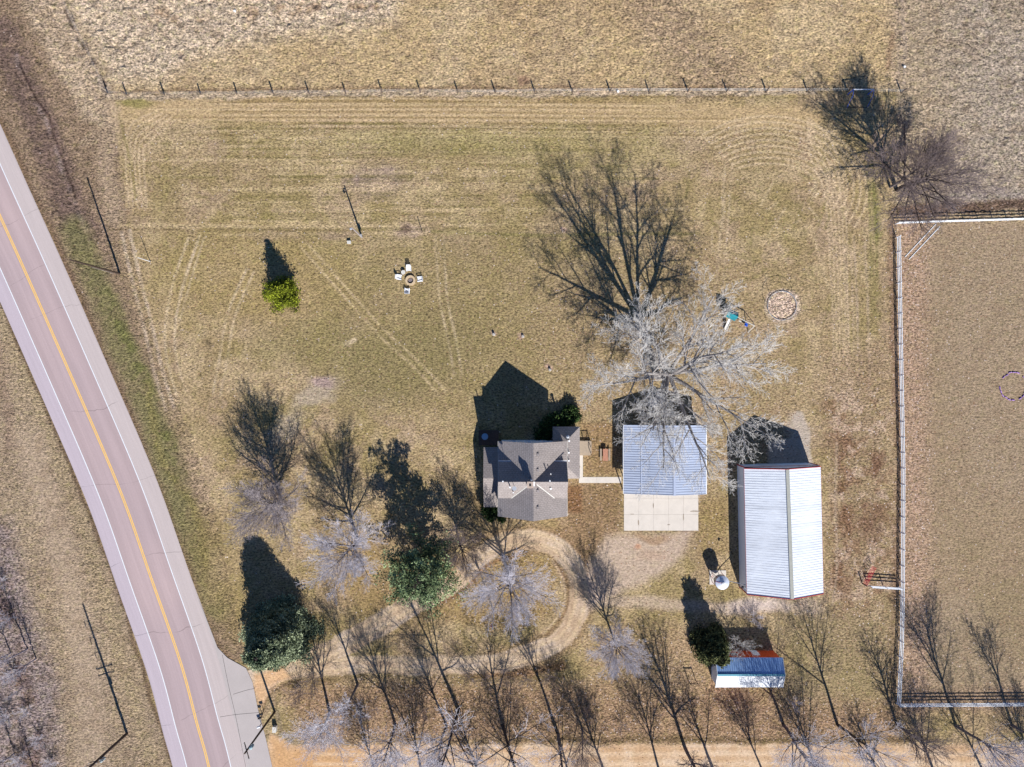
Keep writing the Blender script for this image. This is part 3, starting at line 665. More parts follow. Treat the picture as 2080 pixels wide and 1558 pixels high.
# ------------------------------------------------------------------ farmhouse
def ribs(b, p_lo0, p_lo1, p_hi0, p_hi1, step, w=0.05, h=0.045):
    """standing ribs running up a roof plane: low edge lo0-lo1, high edge hi0-hi1"""
    p_lo0, p_lo1, p_hi0, p_hi1 = map(Vector, (p_lo0, p_lo1, p_hi0, p_hi1)); L = (p_lo1 - p_lo0).length; n = int(L / step)
    for i in range(n + 1):
        t = (i + 0.02) / (n + 0.04); a = p_lo0.lerp(p_lo1, t); c = p_hi0.lerp(p_hi1, t); up = Vector((0, 0, h / 2))
        b.beam(a + up, c + up, w, h)
def window_part(parent, o, u, wd, ht, n):
    """window on a wall: o centre, u horizontal direction, n outward normal"""
    o = Vector(o); u = Vector(u); n = Vector(n); z = Vector((0, 0, 1))
    f = MB()
    for s_ in (-1, 1):
        f.beam(o + u * s_ * wd / 2 - z * ht / 2 + n * .03, o + u * s_ * wd / 2 + z * ht / 2 + n * .03, 0.09, 0.09)
        f.beam(o - u * wd / 2 + z * s_ * ht / 2 + n * .035, o + u * wd / 2 + z * s_ * ht / 2 + n * .035, 0.09, 0.09)
    f.beam(o - u * wd / 2 + n * .03, o + u * wd / 2 + n * .03, 0.05, 0.05)
    fo = f.build('window', M['white'], parent)
    p = MB(); p.beam(o - u * (wd / 2 - .03) + n * .012, o + u * (wd / 2 - .03) + n * .012, 0.02, ht - .06) if abs(n.z) else None
    a = o - u * (wd / 2 - .04) + n * .015; c = o + u * (wd / 2 - .04) + n * .015; hz = z * (ht / 2 - .04)
    p.poly([a - hz, c - hz, c + hz, a + hz]); p.build('pane', M['glass'], fo)
    return fo

hs = empty('farmhouse', (3.3, -15.2, 0), 'two-storey farmhouse with grey shingled cross-gable roof and a central chimney', 'house')
OFF = Vector(hs.location)
def hb(b, name, m): return b.build(name, m, hs, at=OFF)
def hwin(o, u, wd, ht, n): return window_part(hs, Vector(o) - OFF, u, wd, ht, n)
XL, XR, YT, YB, XC = -2.2, 8.8, -9.2, -21.2, 3.3
ZE, ZR = 6.6, 10.5
b = MB(); wl, wr, wt, wb = XL + .45, XR - .45, YT - .35, YB + .35
b.box(wl, wr, wb, wt, 0, ZE + .1)
for y in (wt, wb):                                            # gable triangles
    s_ = 0.12 if y == wb else -0.12
    b.poly([(wl, y, ZE), (wr, y, ZE), (XC, y, ZR - .25)]); b.poly([(wl, y + s_, ZE), (XC, y + s_, ZR - .25), (wr, y + s_, ZE)])
hb(b, 'wall', M['siding'])
TH = 0.16
b = MB(); b.slab([(XL, YB, ZE), (XC, YB, ZR), (XC, YT, ZR), (XL, YT, ZE)], TH); hb(b, 'roof', M['shingle_turned'])
b = MB(); b.slab([(XR, YB, ZE), (XR, YT, ZE), (XC, YT, ZR), (XC, YB, ZR)], TH); rf = hb(b, 'roof', M['shingle'])
DR, DN, DS, DE = -15.15, -12.25, -18.05, 8.1                 # cross gable
for sgn, XO, XV in ((-1, -2.15, -0.1), (1, 8.65, 6.7)):
    b = MB(); b.slab([(XO, DR, ZR + .004), (XC, DR, ZR + .004), (XV, DN, DE), (XO, DN, DE)][::sgn], 0.14)
    b.slab([(XO, DR, ZR + .004), (XO, DS, DE), (XV, DS, DE), (XC, DR, ZR + .004)][::sgn], 0.14)
    hb(b, 'dormer_roof', M['shingle'])
    b = MB(); xw = XO - sgn * .35
    for xx in (xw, xw - sgn * .15): b.poly([(xx, DN - .3, ZE - .3), (xx, DS + .3, ZE - .3), (xx, DS + .3, DE + .05), (xx, DR, ZR - .2), (xx, DN - .3, DE + .05)])
    for yy in (DN - .35, DS + .35): b.beam((xw, yy, (ZE + DE) / 2 - .1), (XV, yy, (ZE + DE) / 2 - .1), 0.1, DE - ZE + .1)
    hb(b, 'dormer_wall', M['siding'])
    hwin((xw + sgn * .01, DR, 7.9), (0, 1, 0), 1.1, 1.3, (sgn, 0, 0))
    b = MB(); b.beam((XC + sgn * 0.5, DR - .42, ZR - .29), (XV, DS, DE + .05), 0.13, 0.03); hb(b, 'valley_flashing', M['cream'])
    b = MB(); b.beam((XO, DN + .05, DE - .06), (XV - sgn * .2, DN + .05, DE - .06), 0.12, 0.1); hb(b, 'gutter', M['white'])
b = MB()
b.beam((XL - .03, YB, ZE - .12), (XL - .03, YT, ZE - .12), 0.06, 0.1); hb(b, 'gutter', M['cream'])
b = MB(); b.beam((XR + .03, YB, ZE - .12), (XR + .03, YT, ZE - .12), 0.06, 0.1); hb(b, 'gutter', M['cream'])
# chimney with metal flue
b = MB(); b.box(2.35, 3.2, -15.85, -15.0, 9.6, 11.75); b.box(2.28, 3.27, -15.92, -14.93, 11.75, 11.9); ch = hb(b, 'chimney', M['brick'])
b = MB(); b.box(2.62, 2.92, -15.6, -15.25, 11.88, 11.96); b.build('flue', M['dark'], ch, at=OFF)
b = MB(); b.tube((2.95, -14.75, 9.9), (2.95, -14.75, 11.6), .12); b.lathe([(.2, 11.6), (.2, 11.7), (.02, 11.85)], 2.95, -14.75, 10); hb(b, 'flue_pipe', M['galv'])
b = MB(); b.box(3.25, 3.5, -15.8, -15.1, 10.1, 10.55); hb(b, 'flashing', M['white'])
for y in (-11.0, -13.4, -16.6, -19.2):
    b = MB(); x = XC + .7; z = ZR - .709 * .7; b.box(x - .15, x + .15, y - .15, y + .15, z - .1, z + .2); b.box(x - .2, x + .2, y - .2, y + .2, z + .2, z + .25); hb(b, 'roof_vent', M['shingle_turned'])
for (x, y, z, h_, r) in ((-.3, -15.9, 9.9, 1.2, .09), (0.2, -16.9, 9.2, 0.6, .07), (5.8, -14.9, 10.2, 1.0, .08), (6.0, -16.3, 9.5, .35, .12), (-1.4, -15.0, 10.3, .7, .08), (6.0, -14.0, 9.5, .4, .06)):
    b = MB(); b.tube((x, y, z - .6), (x, y, z + h_), r); b.tube((x, y, z + h_), (x, y, z + h_ + .1), r * 1.4); hb(b, 'vent_pipe', M['white'])
b = MB(); b.tube((0.35, -15.9, 9.9), (0.35, -15.9, 12.0), .035); b.lathe([(.05, 12.0), (.3, 12.15), (.34, 12.2)], .35, -15.9, 12)
hb(b, 'antenna', M['galv'])
# low west wing
b = MB(); b.box(-4.35, -1.9, -20.0, -10.85, 0, 3.25); b.poly([(-4.36, -20, 3.2), (-4.36, -10.85, 3.2), (-4.36, -15.4, 4.55)]); hb(b, 'wing_wall', M['siding'])
b = MB(); b.slab([(-4.67, -15.4, 4.7), (-1.8, -15.4, 4.7), (-1.8, -10.5, 3.2), (-4.67, -10.5, 3.2)], .14)
b.slab([(-4.67, -15.4, 4.7), (-4.67, -20.35, 3.2), (-1.8, -20.35, 3.2), (-1.8, -15.4, 4.7)], .14); hb(b, 'wing_roof', M['shingle'])
# east wing with hipped roof
b = MB(); b.box(7.0, 10.85, -15.35, -7.4, 0, 3.2); hb(b, 'wing_wall', M['siding'])
x0, x1, y0, y1, xm, za, zb = 6.7, 11.15, -15.65, -7.1, 8.93, 3.2, 4.8
b = MB()
b.slab([(x1, y0, za), (x1, y1, za), (xm, y1 - 2.1, zb), (xm, y0 + 2.1, zb)], .12); b.slab([(x0, y1, za), (x0, y0, za), (xm, y0 + 2.1, zb), (xm, y1 - 2.1, zb)], .12)
b.slab([(x1, y1, za), (x0, y1, za), (xm, y1 - 2.1, zb)], .12); b.slab([(x0, y0, za), (x1, y0, za), (xm, y0 + 2.1, zb)], .12)
hb(b, 'wing_roof', M['shingle'])
for (x, y) in ((9.25, -9.3), (9.2, -11.2), (9.2, -12.5)):
    b = MB(); b.tube((x, y, 4.4), (x, y, 5.1), .09); b.tube((x, y, 5.1), (x, y, 5.18), .15); hb(b, 'vent_pipe', M['white'])
b = MB(); b.tube((9.0, -8.6, 4.3), (9.0, -8.6, 5.3), .16); b.lathe([(.28, 5.3), (.28, 5.36), (.04, 5.55)], 9.0, -8.6, 12); hb(b, 'flue_pipe', M['galv'])
for x in (-.2, 2.2, 4.8): hwin((x + .4, wt + .001, 5.2), (1, 0, 0), .95, 1.4, (0, 1, 0)); hwin((x + .4, wt + .001, 1.9), (1, 0, 0), .95, 1.5, (0, 1, 0))
for x in (.4, 3.3, 6.2): hwin((x, wb - .001, 5.2), (1, 0, 0), .95, 1.4, (0, -1, 0)); hwin((x, wb - .001, 1.9), (1, 0, 0), 1.0, 1.5, (0, -1, 0))
for y in (-18.9,): hwin((wr + .001, y, 5.0), (0, 1, 0), .95, 1.4, (1, 0, 0)); hwin((wr + .001, y, 1.9), (0, 1, 0), 1.0, 1.4, (1, 0, 0))
for y in (-9.5, -13.4): hwin((10.851, y, 1.8), (0, 1, 0), .95, 1.2, (1, 0, 0))
for y in (-12.5, -15.4, -18.3): hwin((-4.351, y, 1.8), (0, 1, 0), 1.0, 1.2, (-1, 0, 0))
b = MB(); b.box(10.85, 10.92, -11.9, -10.95, .55, 2.6); dr = hb(b, 'door', M['white'])
b = MB(); b.tube((10.95, -11.8, 1.5), (11.02, -11.8, 1.5), .04); b.build('handle', M['dark'], dr, at=OFF)
# porch stoop with rail on the east side
b = MB(); b.box(10.9, 13.3, -11.75, -9.65, 0, .5); b.box(11.15, 13.3, -12.15, -11.75, 0, .28); hb(b, 'stoop', M['tan'])
b = MB(); b.beam((13.25, -11.7, 1.4), (13.25, -9.7, 1.4), .09, .06); b.beam((11.2, -9.7, 1.4), (13.25, -9.7, 1.4), .09, .06)
for x, y in ((13.25, -11.7), (13.25, -9.7), (11.25, -9.7), (13.25, -10.7), (12.2, -9.7)): b.beam((x, y, .5), (x, y, 1.4), .09)
for i in range(14): b.beam((11.3 + i * .14, -9.7, .6), (11.3 + i * .14, -9.7, 1.38), .03)
hb(b, 'railing', M['tan'])

# deck behind the house, with its things
b = MB(); zt = .35
for i in range(16): b.box(-5.6 + i * .21, -5.6 + i * .21 + .19, -10.4, -7.9, .25, zt)
b.box(-5.6, -2.25, -10.4, -10.3, 0, .25); b.box(-5.6, -2.25, -8.0, -7.9, 0, .25)
tag(b.build('deck', M['deck']), 'low dark wooden deck in the shade at the north-west corner of the house', 'deck')
t = empty('patio_table', (-4.55, -8.9, zt), 'round pale blue patio table on the shaded deck', 'table')
b = MB(); b.lathe([(.55, .70), (.55, .74)], 0, 0, 20); b.build('tabletop', mat('pale_blue_table', (.30, .42, .52), .4, .05), t)
for k in range(4):
    a = k * math.pi / 2 + .5; b = MB(); b.tube((.15 * math.cos(a), .15 * math.sin(a), .7), (.42 * math.cos(a), .42 * math.sin(a), 0), .025); b.build('leg', M['dark'], t)
t = empty('air_conditioner', g(1117, 886, 0), 'pale square air conditioner on the ground behind the house', 'air conditioner')
b = MB(); b.box(-.42, .42, -.42, .42, .05, .8); b.build('cabinet', M['cream'], t)
b = MB(); b.lathe([(.32, .8), (.32, .83)], 0, 0, 18); b.box(-.38, .38, -.02, .02, .83, .85); b.build('fan_grille', M['dark'], t)

# ------------------------------------------------------------------ garage with pale blue metal roof
gl, gr, gt, gb_, gx = 18.4, 31.8, -6.8, -18.15, 26.3; zl, zr, zc = 3.2, 3.7, 5.0
ga = empty('garage', ((gl + gr) / 2, -12.5, 0), 'garage with a pale blue corrugated metal roof and an open south end', 'garage')
OG = Vector(ga.location)
def zroof(x): return zl + (zc - zl) * (x - gl) / (gx - gl) if x < gx else zr + (zc - zr) * (gr - x) / (gr - gx)
b = MB(); yb = -14.2
b.box(gl + .3, gl + .45, yb, gt - .3, 0, zroof(gl + .3) - .12); b.box(gr - .45, gr - .3, yb, gt - .3, 0, zroof(gr - .3) - .12)
for y in (gt - .3, yb + .15):
    b.beam((gl + .3, y - .08, 1.5), (gr - .3, y - .08, 1.5), .14, 3.0)
    for s_ in (0, -.15): b.poly([(gl + .3, y + s_, 2.9), (gr - .3, y + s_, 2.9), (gr - .3, y + s_, zroof(gr - .3) - .12), (gx, y + s_, zc - .12), (gl + .3, y + s_, zroof(gl + .3) - .12)])
b.build('wall', M['siding_blue'], ga, at=OG)
for x0, x1, z0, z1 in ((gl, gx, zl, zc), (gr, gx, zr, zc)):
    b = MB(); b.slab([(x0, gb_, z0), (x1, gb_, z1), (x1, gt, z1), (x0, gt, z0)][::(1 if x0 < x1 else -1)], .09)
    ribs(b, (x0, gb_ + .05, z0), (x0, gt - .05, z0), (x1, gb_ + .05, z1), (x1, gt - .05, z1), 0.40, .06, .055)
    r_ = b.build('roof', M['blue_metal'], ga, at=OG)
b = MB(); b.beam((gx, gb_ - .02, zc + .05), (gx, gt + .02, zc + .05), .36, .06); xs_ = g(1302 - 8, 0).x; zz = zroof(xs_)
b.beam((xs_, gb_, zz + .07), (xs_, gt, zz + .07), .16, .05); b.build('ridge_cap', mat('blue_cap', alb(182, 192, 214), .4, .05), ga, at=OG)
b = MB(); b.beam((gl - .07, gb_, zl - .08), (gl - .07, gt, zl - .08), .08, .1); b.build('gutter', M['white'], ga, at=OG)
b = MB(); b.beam((gr + .07, gb_, zr - .08), (gr + .07, gt, zr - .08), .12, .1); b.build('gutter', M['white'], ga, at=OG)
for x, y in ((gl + .35, gb_ + .2), (gl + 1.15, gb_ + .2), (gx, gb_ + .2), (gr - .35, gb_ + .2)):
    b = MB(); b.beam((x, y, 0), (x, y, zroof(x) - .1), .16); b.build('post', M['siding'], ga, at=OG)
b = MB(); b.beam((gl + .3, gb_ + .2, 3.0), (gx, gb_ + .2, 3.0), .1, .25); b.beam((gx, gb_ + .2, 3.3), (gr - .3, gb_ + .2, 3.3), .1, .25); b.build('header_beam', M['siding'], ga, at=OG)
for x in (21.5, 25.6, 29.4):
    b = MB(); b.box(x - 1.3, x + 1.3, yb - .12, yb - .02, 0, 2.3)
    for k in range(1, 4): b.box(x - 1.3, x + 1.3, yb - .135, yb - .12, k * .57, k * .57 + .03)
    b.build('garage_door', M['white'], ga, at=OG)

# ------------------------------------------------------------------ white barn
NWc, NEc, SWc, SEc = (38.0, -13.95), (50.3, -13.6), (38.45, -34.5), (50.75, -34.2); NR_, SR_ = (43.85, -13.75), (44.6, -34.4)
bz0, bz1, bzr = 3.8, 4.3, 6.6
ba = empty('barn', (44.3, -24.2, 0), 'long white metal-roofed barn with red trim on the east side of the yard', 'barn')
OB = Vector(ba.location)
def inset(p, q, d):
    v = Vector((q[0] - p[0], q[1] - p[1])); v.normalize(); return (p[0] + v.x * d, p[1] + v.y * d)
iNW, iSE, iNE, iSW = (38.1, -13.72), inset(SEc, NWc, .15), (50.2, -13.4), inset(SWc, NEc, .1)
b = MB()
def wallp(a, c, z0, z1, zz0, zz1): b.poly([(a[0], a[1], z0), (c[0], c[1], z0), (c[0], c[1], zz1), (a[0], a[1], zz0)])
wallp(iSW, iNW, 0, 0, bz0 - .05, bz0 - .05); wallp(iNE, iSE, 0, 0, bz1 - .05, bz1 - .05)
for a, c, r in ((iNW, iNE, NR_), (iSE, iSW, SR_)):
    za_, zc_ = (bz0, bz1) if a == iNW else (bz1, bz0); yy = (a[1] + c[1]) / 2
    b.poly([(a[0], a[1], 0), (c[0], c[1], 0), (c[0], c[1], zc_ - .05), (r[0], yy, bzr - .15), (a[0], a[1], za_ - .05)])
b.build('wall', M['siding_blue'], ba, at=OB)
for lo0, lo1, z0 in ((SWc, NWc, bz0), (SEc, NEc, bz1)):
    b = MB(); pts = [(*lo0, z0), (*SR_, bzr), (*NR_, bzr), (*lo1, z0)]
    if lo0 == SEc: pts = pts[::-1]
    b.slab(pts, .08); ribs(b, (*inset(lo0, lo1, .05), z0), (*inset(lo1, lo0, .05), z0), (*SR_, bzr), (*NR_, bzr), 0.40, .04, .04)
    b.build('roof', M['white_metal_ns'], ba, at=OB)
b = MB(); b.beam((SR_[0] + .12, SR_[1] - .02, bzr + .03), (NR_[0] + .12, NR_[1] + .02, bzr + .03), .56, .08); b.build('ridge_cap', mat('weathered_ridge_strip', alb(172, 172, 162), .6, .15), ba, at=OB)
b = MB()
for a, c, za_, zb_ in ((NWc, NR_, bz0, bzr), (NR_, NEc, bzr, bz1), (SWc, SR_, bz0, bzr), (SR_, SEc, bzr, bz1)):
    sg = 1 if a[1] > -20 else -1; b.beam((a[0], a[1] + .05 * sg, za_ + .0), (c[0], c[1] + .05 * sg, zb_ + .0), .09, .22)
for a, c, zz in ((SWc, NWc, bz0), (SEc, NEc, bz1)):
    sg = -1 if a == SWc else 1; b.beam((a[0] + .015 * sg, a[1], zz - .07), (c[0] + .015 * sg, c[1], zz - .07), .03, .14)
for p in (iNW, iNE, iSE, iSW): b.beam((*p, 0), (*p, 3.8), .16)
b.beam((iNW[0], iNW[1] + .02, 3.7), (iNE[0], iNE[1] + .02, 3.7), .06, .2)
b.build('trim', M['redtrim'], ba, at=OB)
b = MB(); b.box(41.3, 47.2, iNW[1] + .13, iNW[1] + .17, .05, 3.5); b.build('sliding_door', M['siding'], ba, at=OB)
b = MB(); b.box(46.7, 46.95, iNW[1] + .17, iNW[1] + .2, .05, 3.6); b.build('door_seam', M['redtrim'], ba, at=OB)
b = MB(); q0 = Vector((38.25, -33.3, 3.6)); q1 = q0 + Vector((-.15, 0, 1.5)); b.path([q0, q1, q1 + Vector((-.35, .2, .35)), q1 + Vector((-.75, .35, .3))], .035)
yl = b.build('yard_light', M['galv'], ba, at=OB)
c_ = q1 + Vector((-.85, .38, .24)); b = MB(); b.lathe([(.1, c_.z + .12), (.24, c_.z), (.18, c_.z - .14)], c_.x, c_.y, 12); b.build('lamp_shade', M['dark'], yl, at=OB)

# ------------------------------------------------------------------ red shed
sx0, sx1, syn, sys_, syr, se, sr = 33.55, 44.55, -45.15, -50.05, -47.6, 3.1, 4.1
sh = empty('shed', (39, -47.6, 0), 'small red shed with a white metal gable roof, its shaded slope tinted blue, near the bottom', 'shed')
OS = Vector(sh.location)
b = MB(); b.box(sx0 + .3, sx1 - .3, sys_ + .25, syn - .05, 0, se)
for x in (sx0 + .3, sx1 - .3): b.poly([(x, sys_ + .25, se), (x, syn - .05, se), (x, syr, sr - .1)])
b.build('wall', M['red'], sh, at=OS)
b = MB(); b.prism([(sx0 + .2, syn - .1), (sx0 + .27, syn - .1), (sx0 + .27, sys_ + .2), (sx0 + .2, sys_ + .2)][::-1], 0, se); b.poly([(sx0 + .2, sys_ + .25, se), (sx0 + .2, syr, sr - .12), (sx0 + .2, syn - .05, se)]); tag(b.build('wall', M['siding_blue'], sh, at=OS), 'pale blue-grey west end wall')
b = MB(); b.slab([(sx0, syr, sr), (sx1, syr, sr), (sx1, syn, se), (sx0, syn, se)], .07); ribs(b, (sx0 + .04, syn, se), (sx1 - .04, syn, se), (sx0 + .04, syr, sr), (sx1 - .04, syr, sr), .36, .05, .05)
b.build('roof', mat_roof_metal('shade_blue_sheet', (.24, .38, .62), 0), sh, at=OS)  # north slope: blue cast of shade put into the white sheet's colour
b = MB(); b.slab([(sx0, sys_, se), (sx1, sys_, se), (sx1, syr, sr), (sx0, syr, sr)], .07); ribs(b, (sx0 + .04, sys_, se), (sx1 - .04, sys_, se), (sx0 + .04, syr, sr), (sx1 - .04, syr, sr), .36, .05, .05)
b.build('roof', M['white_metal_ew'], sh, at=OS)
b = MB(); b.beam((sx0, syr, sr + .05), (sx1, syr, sr + .05), .32, .06); b.build('ridge_cap', mat('teal_cap', (.10, .30, .38), .5, .1), sh, at=OS)
for x in (sx0 - .03, sx1 + .03):
    b = MB(); b.beam((x, syn, se), (x, syr, sr), .07, .2); b.beam((x, sys_, se), (x, syr, sr), .07, .2)
    b.build('trim', M['white'], sh, at=OS)
b = MB(); b.box(40.2, 41.3, syn - .05, syn - .0, 0, 2.1); b.build('door', M['white'], sh, at=OS)
window_part(sh, Vector((37, syn - .04, 1.7)) - OS, (1, 0, 0), 1.0, .8, (0, 1, 0))

# ------------------------------------------------------------------ feed bin
fb = empty('feed_bin', g(1456, 1173), 'small galvanised feed bin with a cone roof on legs beside the white barn', 'feed bin')
b = MB(); b.lathe([(.14, .75), (1.08, 1.9)], 0, 0, 26); b.lathe([(1.08, 1.9), (1.08, 3.1)], 0, 0, 26); b.build('bin_body', M['galv'], fb, smooth=False)
b = MB(); b.lathe([(1.14, 3.08), (.22, 3.62)], 0, 0, 26); b.build('cone_roof', mat('white_bin_roof', (.62, .66, .74), .35, .05, metal=.2), fb)
b = MB(); b.lathe([(.26, 3.6), (.26, 3.78), (.05, 3.86)], 0, 0, 14); b.build('filler_lid', M['white'], fb)
for k in range(4):
    a = math.pi / 4 + k * math.pi / 2; b = MB(); b.tube((1.1 * math.cos(a), 1.1 * math.sin(a), 0), (1.05 * math.cos(a), 1.05 * math.sin(a), 2.9), .05); b.build('leg', M['redtrim'], fb)
b = MB(); rr = Vector((38.4 - fb.location.x, -33.1 - fb.location.y, 3.2)); b.tube((0, 0, .75), (rr.x * .1, rr.y * .1, .9), .1); b.tube((rr.x * .1, rr.y * .1, .9), rr, .06); b.build('auger_pipe', M['galv'], fb)
b = MB(); b.path([(-1.0, .2, .1), (-1.12, .2, 3.1), (-.3, .1, 3.65)], .03); b.path([(-.75, .45, .1), (-.85, .5, 3.1)], .03)
for i in range(9): b.tube((-1.0 - .01 * i, .2, .3 + i * .33), (-.78 - .01 * i, .47, .3 + i * .33), .02)
b.build('ladder', M['redtrim'], fb)
b = MB(); c0 = g(1459, 1174); b.box(c0.x - 1.5, c0.x + 1.3, c0.y - 1.1, c0.y + 1.3, -.1, .08)
tag(b.build('bin_slab', M['concrete']), 'pale concrete slab under the feed bin', 'concrete slab', kind='structure')

# ------------------------------------------------------------------ yard things
fc = g(834, 570)
t = empty('fire_ring', fc, 'round tan block fire ring in the middle of the white chairs', 'fire pit')
b = MB(); n = 14
for k in range(n):
    for lv in range(2):
        a0 = 2 * math.pi * (k + .03 + lv * .5) / n; a1 = 2 * math.pi * (k + .97 + lv * .5) / n
        b.prism([(.52 * math.cos(a0), .52 * math.sin(a0)), (.86 * math.cos(a0), .86 * math.sin(a0)), (.86 * math.cos(a1), .86 * math.sin(a1)), (.52 * math.cos(a1), .52 * math.sin(a1))], lv * .2, lv * .2 + .19)
b.build('block_ring', M['stone'], t)
b = MB(); b.lathe([(.51, .02), (.35, .12), (.1, .16)], 0, 0, 16); b.build('ash_bed', M['ash'], t)
def chair(pt, face, label, first=[]):
    ang = math.atan2(face[1], face[0]) - math.pi / 2         # local +Y faces the fire
    if first:
        src = first[0]; e = src.copy(); COL.objects.link(e); e.location = pt; e.rotation_euler = (0, 0, ang); tag(e, label)
        for c in src.children: q = c.copy(); COL.objects.link(q); q.parent = e
        return
    e = empty('garden_chair', pt, label, 'chair', 'white chairs round the fire ring', ang); first.append(e)
    b = MB()
    for i in range(5): b.beam((-.3 , -.25 + i * .13, .36 + i * .03), (.3, -.25 + i * .13, .36 + i * .03), .11, .03)
    b.build('seat', M['white'], e)
    b = MB()
    for i in range(5):
        x = -.26 + i * .13; hh = .98 + (.1 if i == 2 else .06 if i in (1, 3) else 0); b.beam((x, -.28, .3), (x * 1.15, -.62, hh), .11, .03, up=(0, 1, 0))
    b.build('backrest', M['white'], e)
    for s_ in (-1, 1):
        b = MB(); b.beam((s_ * .37, -.45, .6), (s_ * .37, .4, .64), .14, .03); b.build('armrest', M['white'], e)
        b = MB(); b.beam((s_ * .34, .33, 0), (s_ * .34, .33, .62), .05, .09); b.build('leg', M['white'], e)
        b = MB(); b.beam((s_ * .34, -.45, 0), (s_ * .34, -.4, .6), .05, .09); b.build('leg', M['white'], e)
chair(g(831, 547), (0.05, -1), 'white slatted chair north of the fire ring, facing down the picture')
chair(g(812, 564), (1, -.15), 'white slatted chair west of the fire ring, beside the round side table')
chair(g(853, 568), (-1, -.1), 'white slatted chair on the east side of the fire ring')
chair(g(828, 591), (.1, 1), 'white slatted chair south of the fire ring, lowest of the four')
t = empty('side_table', g(820, 554), 'small round pale grey table between two white chairs', 'table')
b = MB(); b.lathe([(.36, .5), (.36, .54)], 0, 0, 20); b.build('tabletop', M['cream'], t)
b = MB(); b.lathe([(.2, 0), (.2, .02), (.05, .06), (.05, .5)], 0, 0, 12); b.build('pedestal', M['cream'], t)
t = empty('picnic_table', g(1228.5, 923), 'reddish picnic table with side benches between the house and the garage', 'picnic table')
b = MB()
for i in range(5): b.box(-.40 + i * .165, -.25 + i * .165, -1.0, 1.0, .72, .76)
b.build('tabletop', M['redwood'], t)
for s_ in (-1, 1):
    b = MB()
    for i in range(2): b.box(s_ * .72 - .15 + i * .16, s_ * .72 - .01 + i * .16, -1.0, 1.0, .42, .46)
    b.build('bench', M['tan'], t)
for y in (-.7, .7):
    b = MB(); b.beam((-.8, y, .39), (.8, y, .39), .05, .1); b.beam((-.55, y, 0), (-.2, y, .72), .06, .1); b.beam((.55, y, 0), (.2, y, .72), .06, .1); b.build('trestle', M['redwood'], t)

# play set
t = empty('play_set', g(1495, 650), 'wooden play set with torn teal canopy, white slide and blue swing', 'play set', rz=math.radians(-27))
for x in (-2.3, -.7):
    for y in (-.6, .6): b = MB(); b.beam((x, y, 0), (x, y, 2.4), .09); b.build('post', M['tan'], t)
b = MB(); b.box(-2.35, -.65, -.65, .65, 1.2, 1.28); b.build('platform', M['tan'], t)
b = MB(); r2 = random.Random(3); N = 9
for i in range(N):
    for sgn in (-1, 1):
        x0 = -2.4 + i * .2; x1 = x0 + .2; s1 = r2.uniform(.0, .16)
        b.slab([(x0, sgn * .75, 2.2 - s1), (x1, sgn * .75, 2.2 - s1 * .7), (x1, 0, 2.85 - s1 * .4), (x0, 0, 2.85 - s1 * .4)][::sgn], .02)
b.build('canopy', M['teal'], t)
b = MB(); b.beam((-.7, 0, 2.25), (2.6, 0, 2.25), .09, .14); b.beam((2.6, 0, 2.25), (2.75, .95, 0), .09); b.beam((2.6, 0, 2.25), (2.75, -.95, 0), .09); b.build('swing_beam', M['cream'], t)
b = MB()
for s_ in (-1, 1): b.path([(1.75 + s_ * .22, 0, 2.2), (1.75 + s_ * .22, -.05, .5)], .015, 4)
b.box(1.5, 2.0, -.25, .2, .46, .56); b.box(1.5, 2.0, -.3, -.25, .46, .85); b.build('swing', M['blue'], t)
b = MB()
for s_ in (-1, 1): b.path([(.6 + s_ * .22, 0, 2.2), (.6 + s_ * .22, .0, .5)], .015, 4)
b.box(.36, .84, -.1, .1, .46, .5); b.build('swing', M['cream'], t)
b = MB(); b.beam((-1.3, -.65, 1.25), (-.9, -2.3, .1), .5, .04); b.beam((-1.56, -.65, 1.33), (-1.16, -2.3, .18), .04, .2); b.beam((-1.04, -.65, 1.33), (-.64, -2.3, .18), .04, .2); b.build('slide', M['cream'], t)
b = MB()
for i in range(5): b.beam((-2.35, -.3 , .2 + i * .25), (-2.35, .3, .2 + i * .25), .05)
b.build('ladder', M['tan'], t)
# round frame over leaf bed
t = empty('trampoline_frame', g(1588, 621), 'round bare trampoline frame with thin hoops around a bed of fallen leaves', 'trampoline')
def hoop(b, r, z, rad, n=36, tilt=0):
    pts = [(r * math.cos(2 * math.pi * i / n), r * math.sin(2 * math.pi * i / n), z + tilt * math.sin(2 * math.pi * i / n)) for i in range(n + 1)]; b.path(pts, rad, 6)
b = MB(); hoop(b, 2.45, .16, .05); b.build('base_hoop', M['galv'], t)
b = MB(); hoop(b, 2.5, 2.0, .022, tilt=.12); b.build('upper_hoop', M['dark'], t)
for k in range(6):
    a = 2 * math.pi * k / 6 + .35; b = MB(); b.path([(2.45 * math.cos(a), 2.45 * math.sin(a), 0), (2.55 * math.cos(a), 2.55 * math.sin(a), 1.2), (2.5 * math.cos(a), 2.5 * math.sin(a), 2.0)], .022); b.build('upright', M['dark'], t)
b = MB(); b.path([(-1.9, 1.6, 0), (-2.0, 2.2, 1.5), (-1.6, 1.9, 2.9), (-1.0, 1.4, 3.3)], .02); b.build('bent_pole', M['dark'], t)
# two-post frame
t = empty('post_frame', g(1405, 1381), 'bare two-post frame with a crossbar standing left of the red shed', 'post frame')
for x in (-.62, .62): b = MB(); b.beam((x, 0, 0), (x, 0, 1.85), .1); b.build('post', M['pole'], t)
b = MB(); b.beam((-.7, 0, 1.6), (.7, 0, 1.6), .12); b.build('crossbar', M['pole'], t)
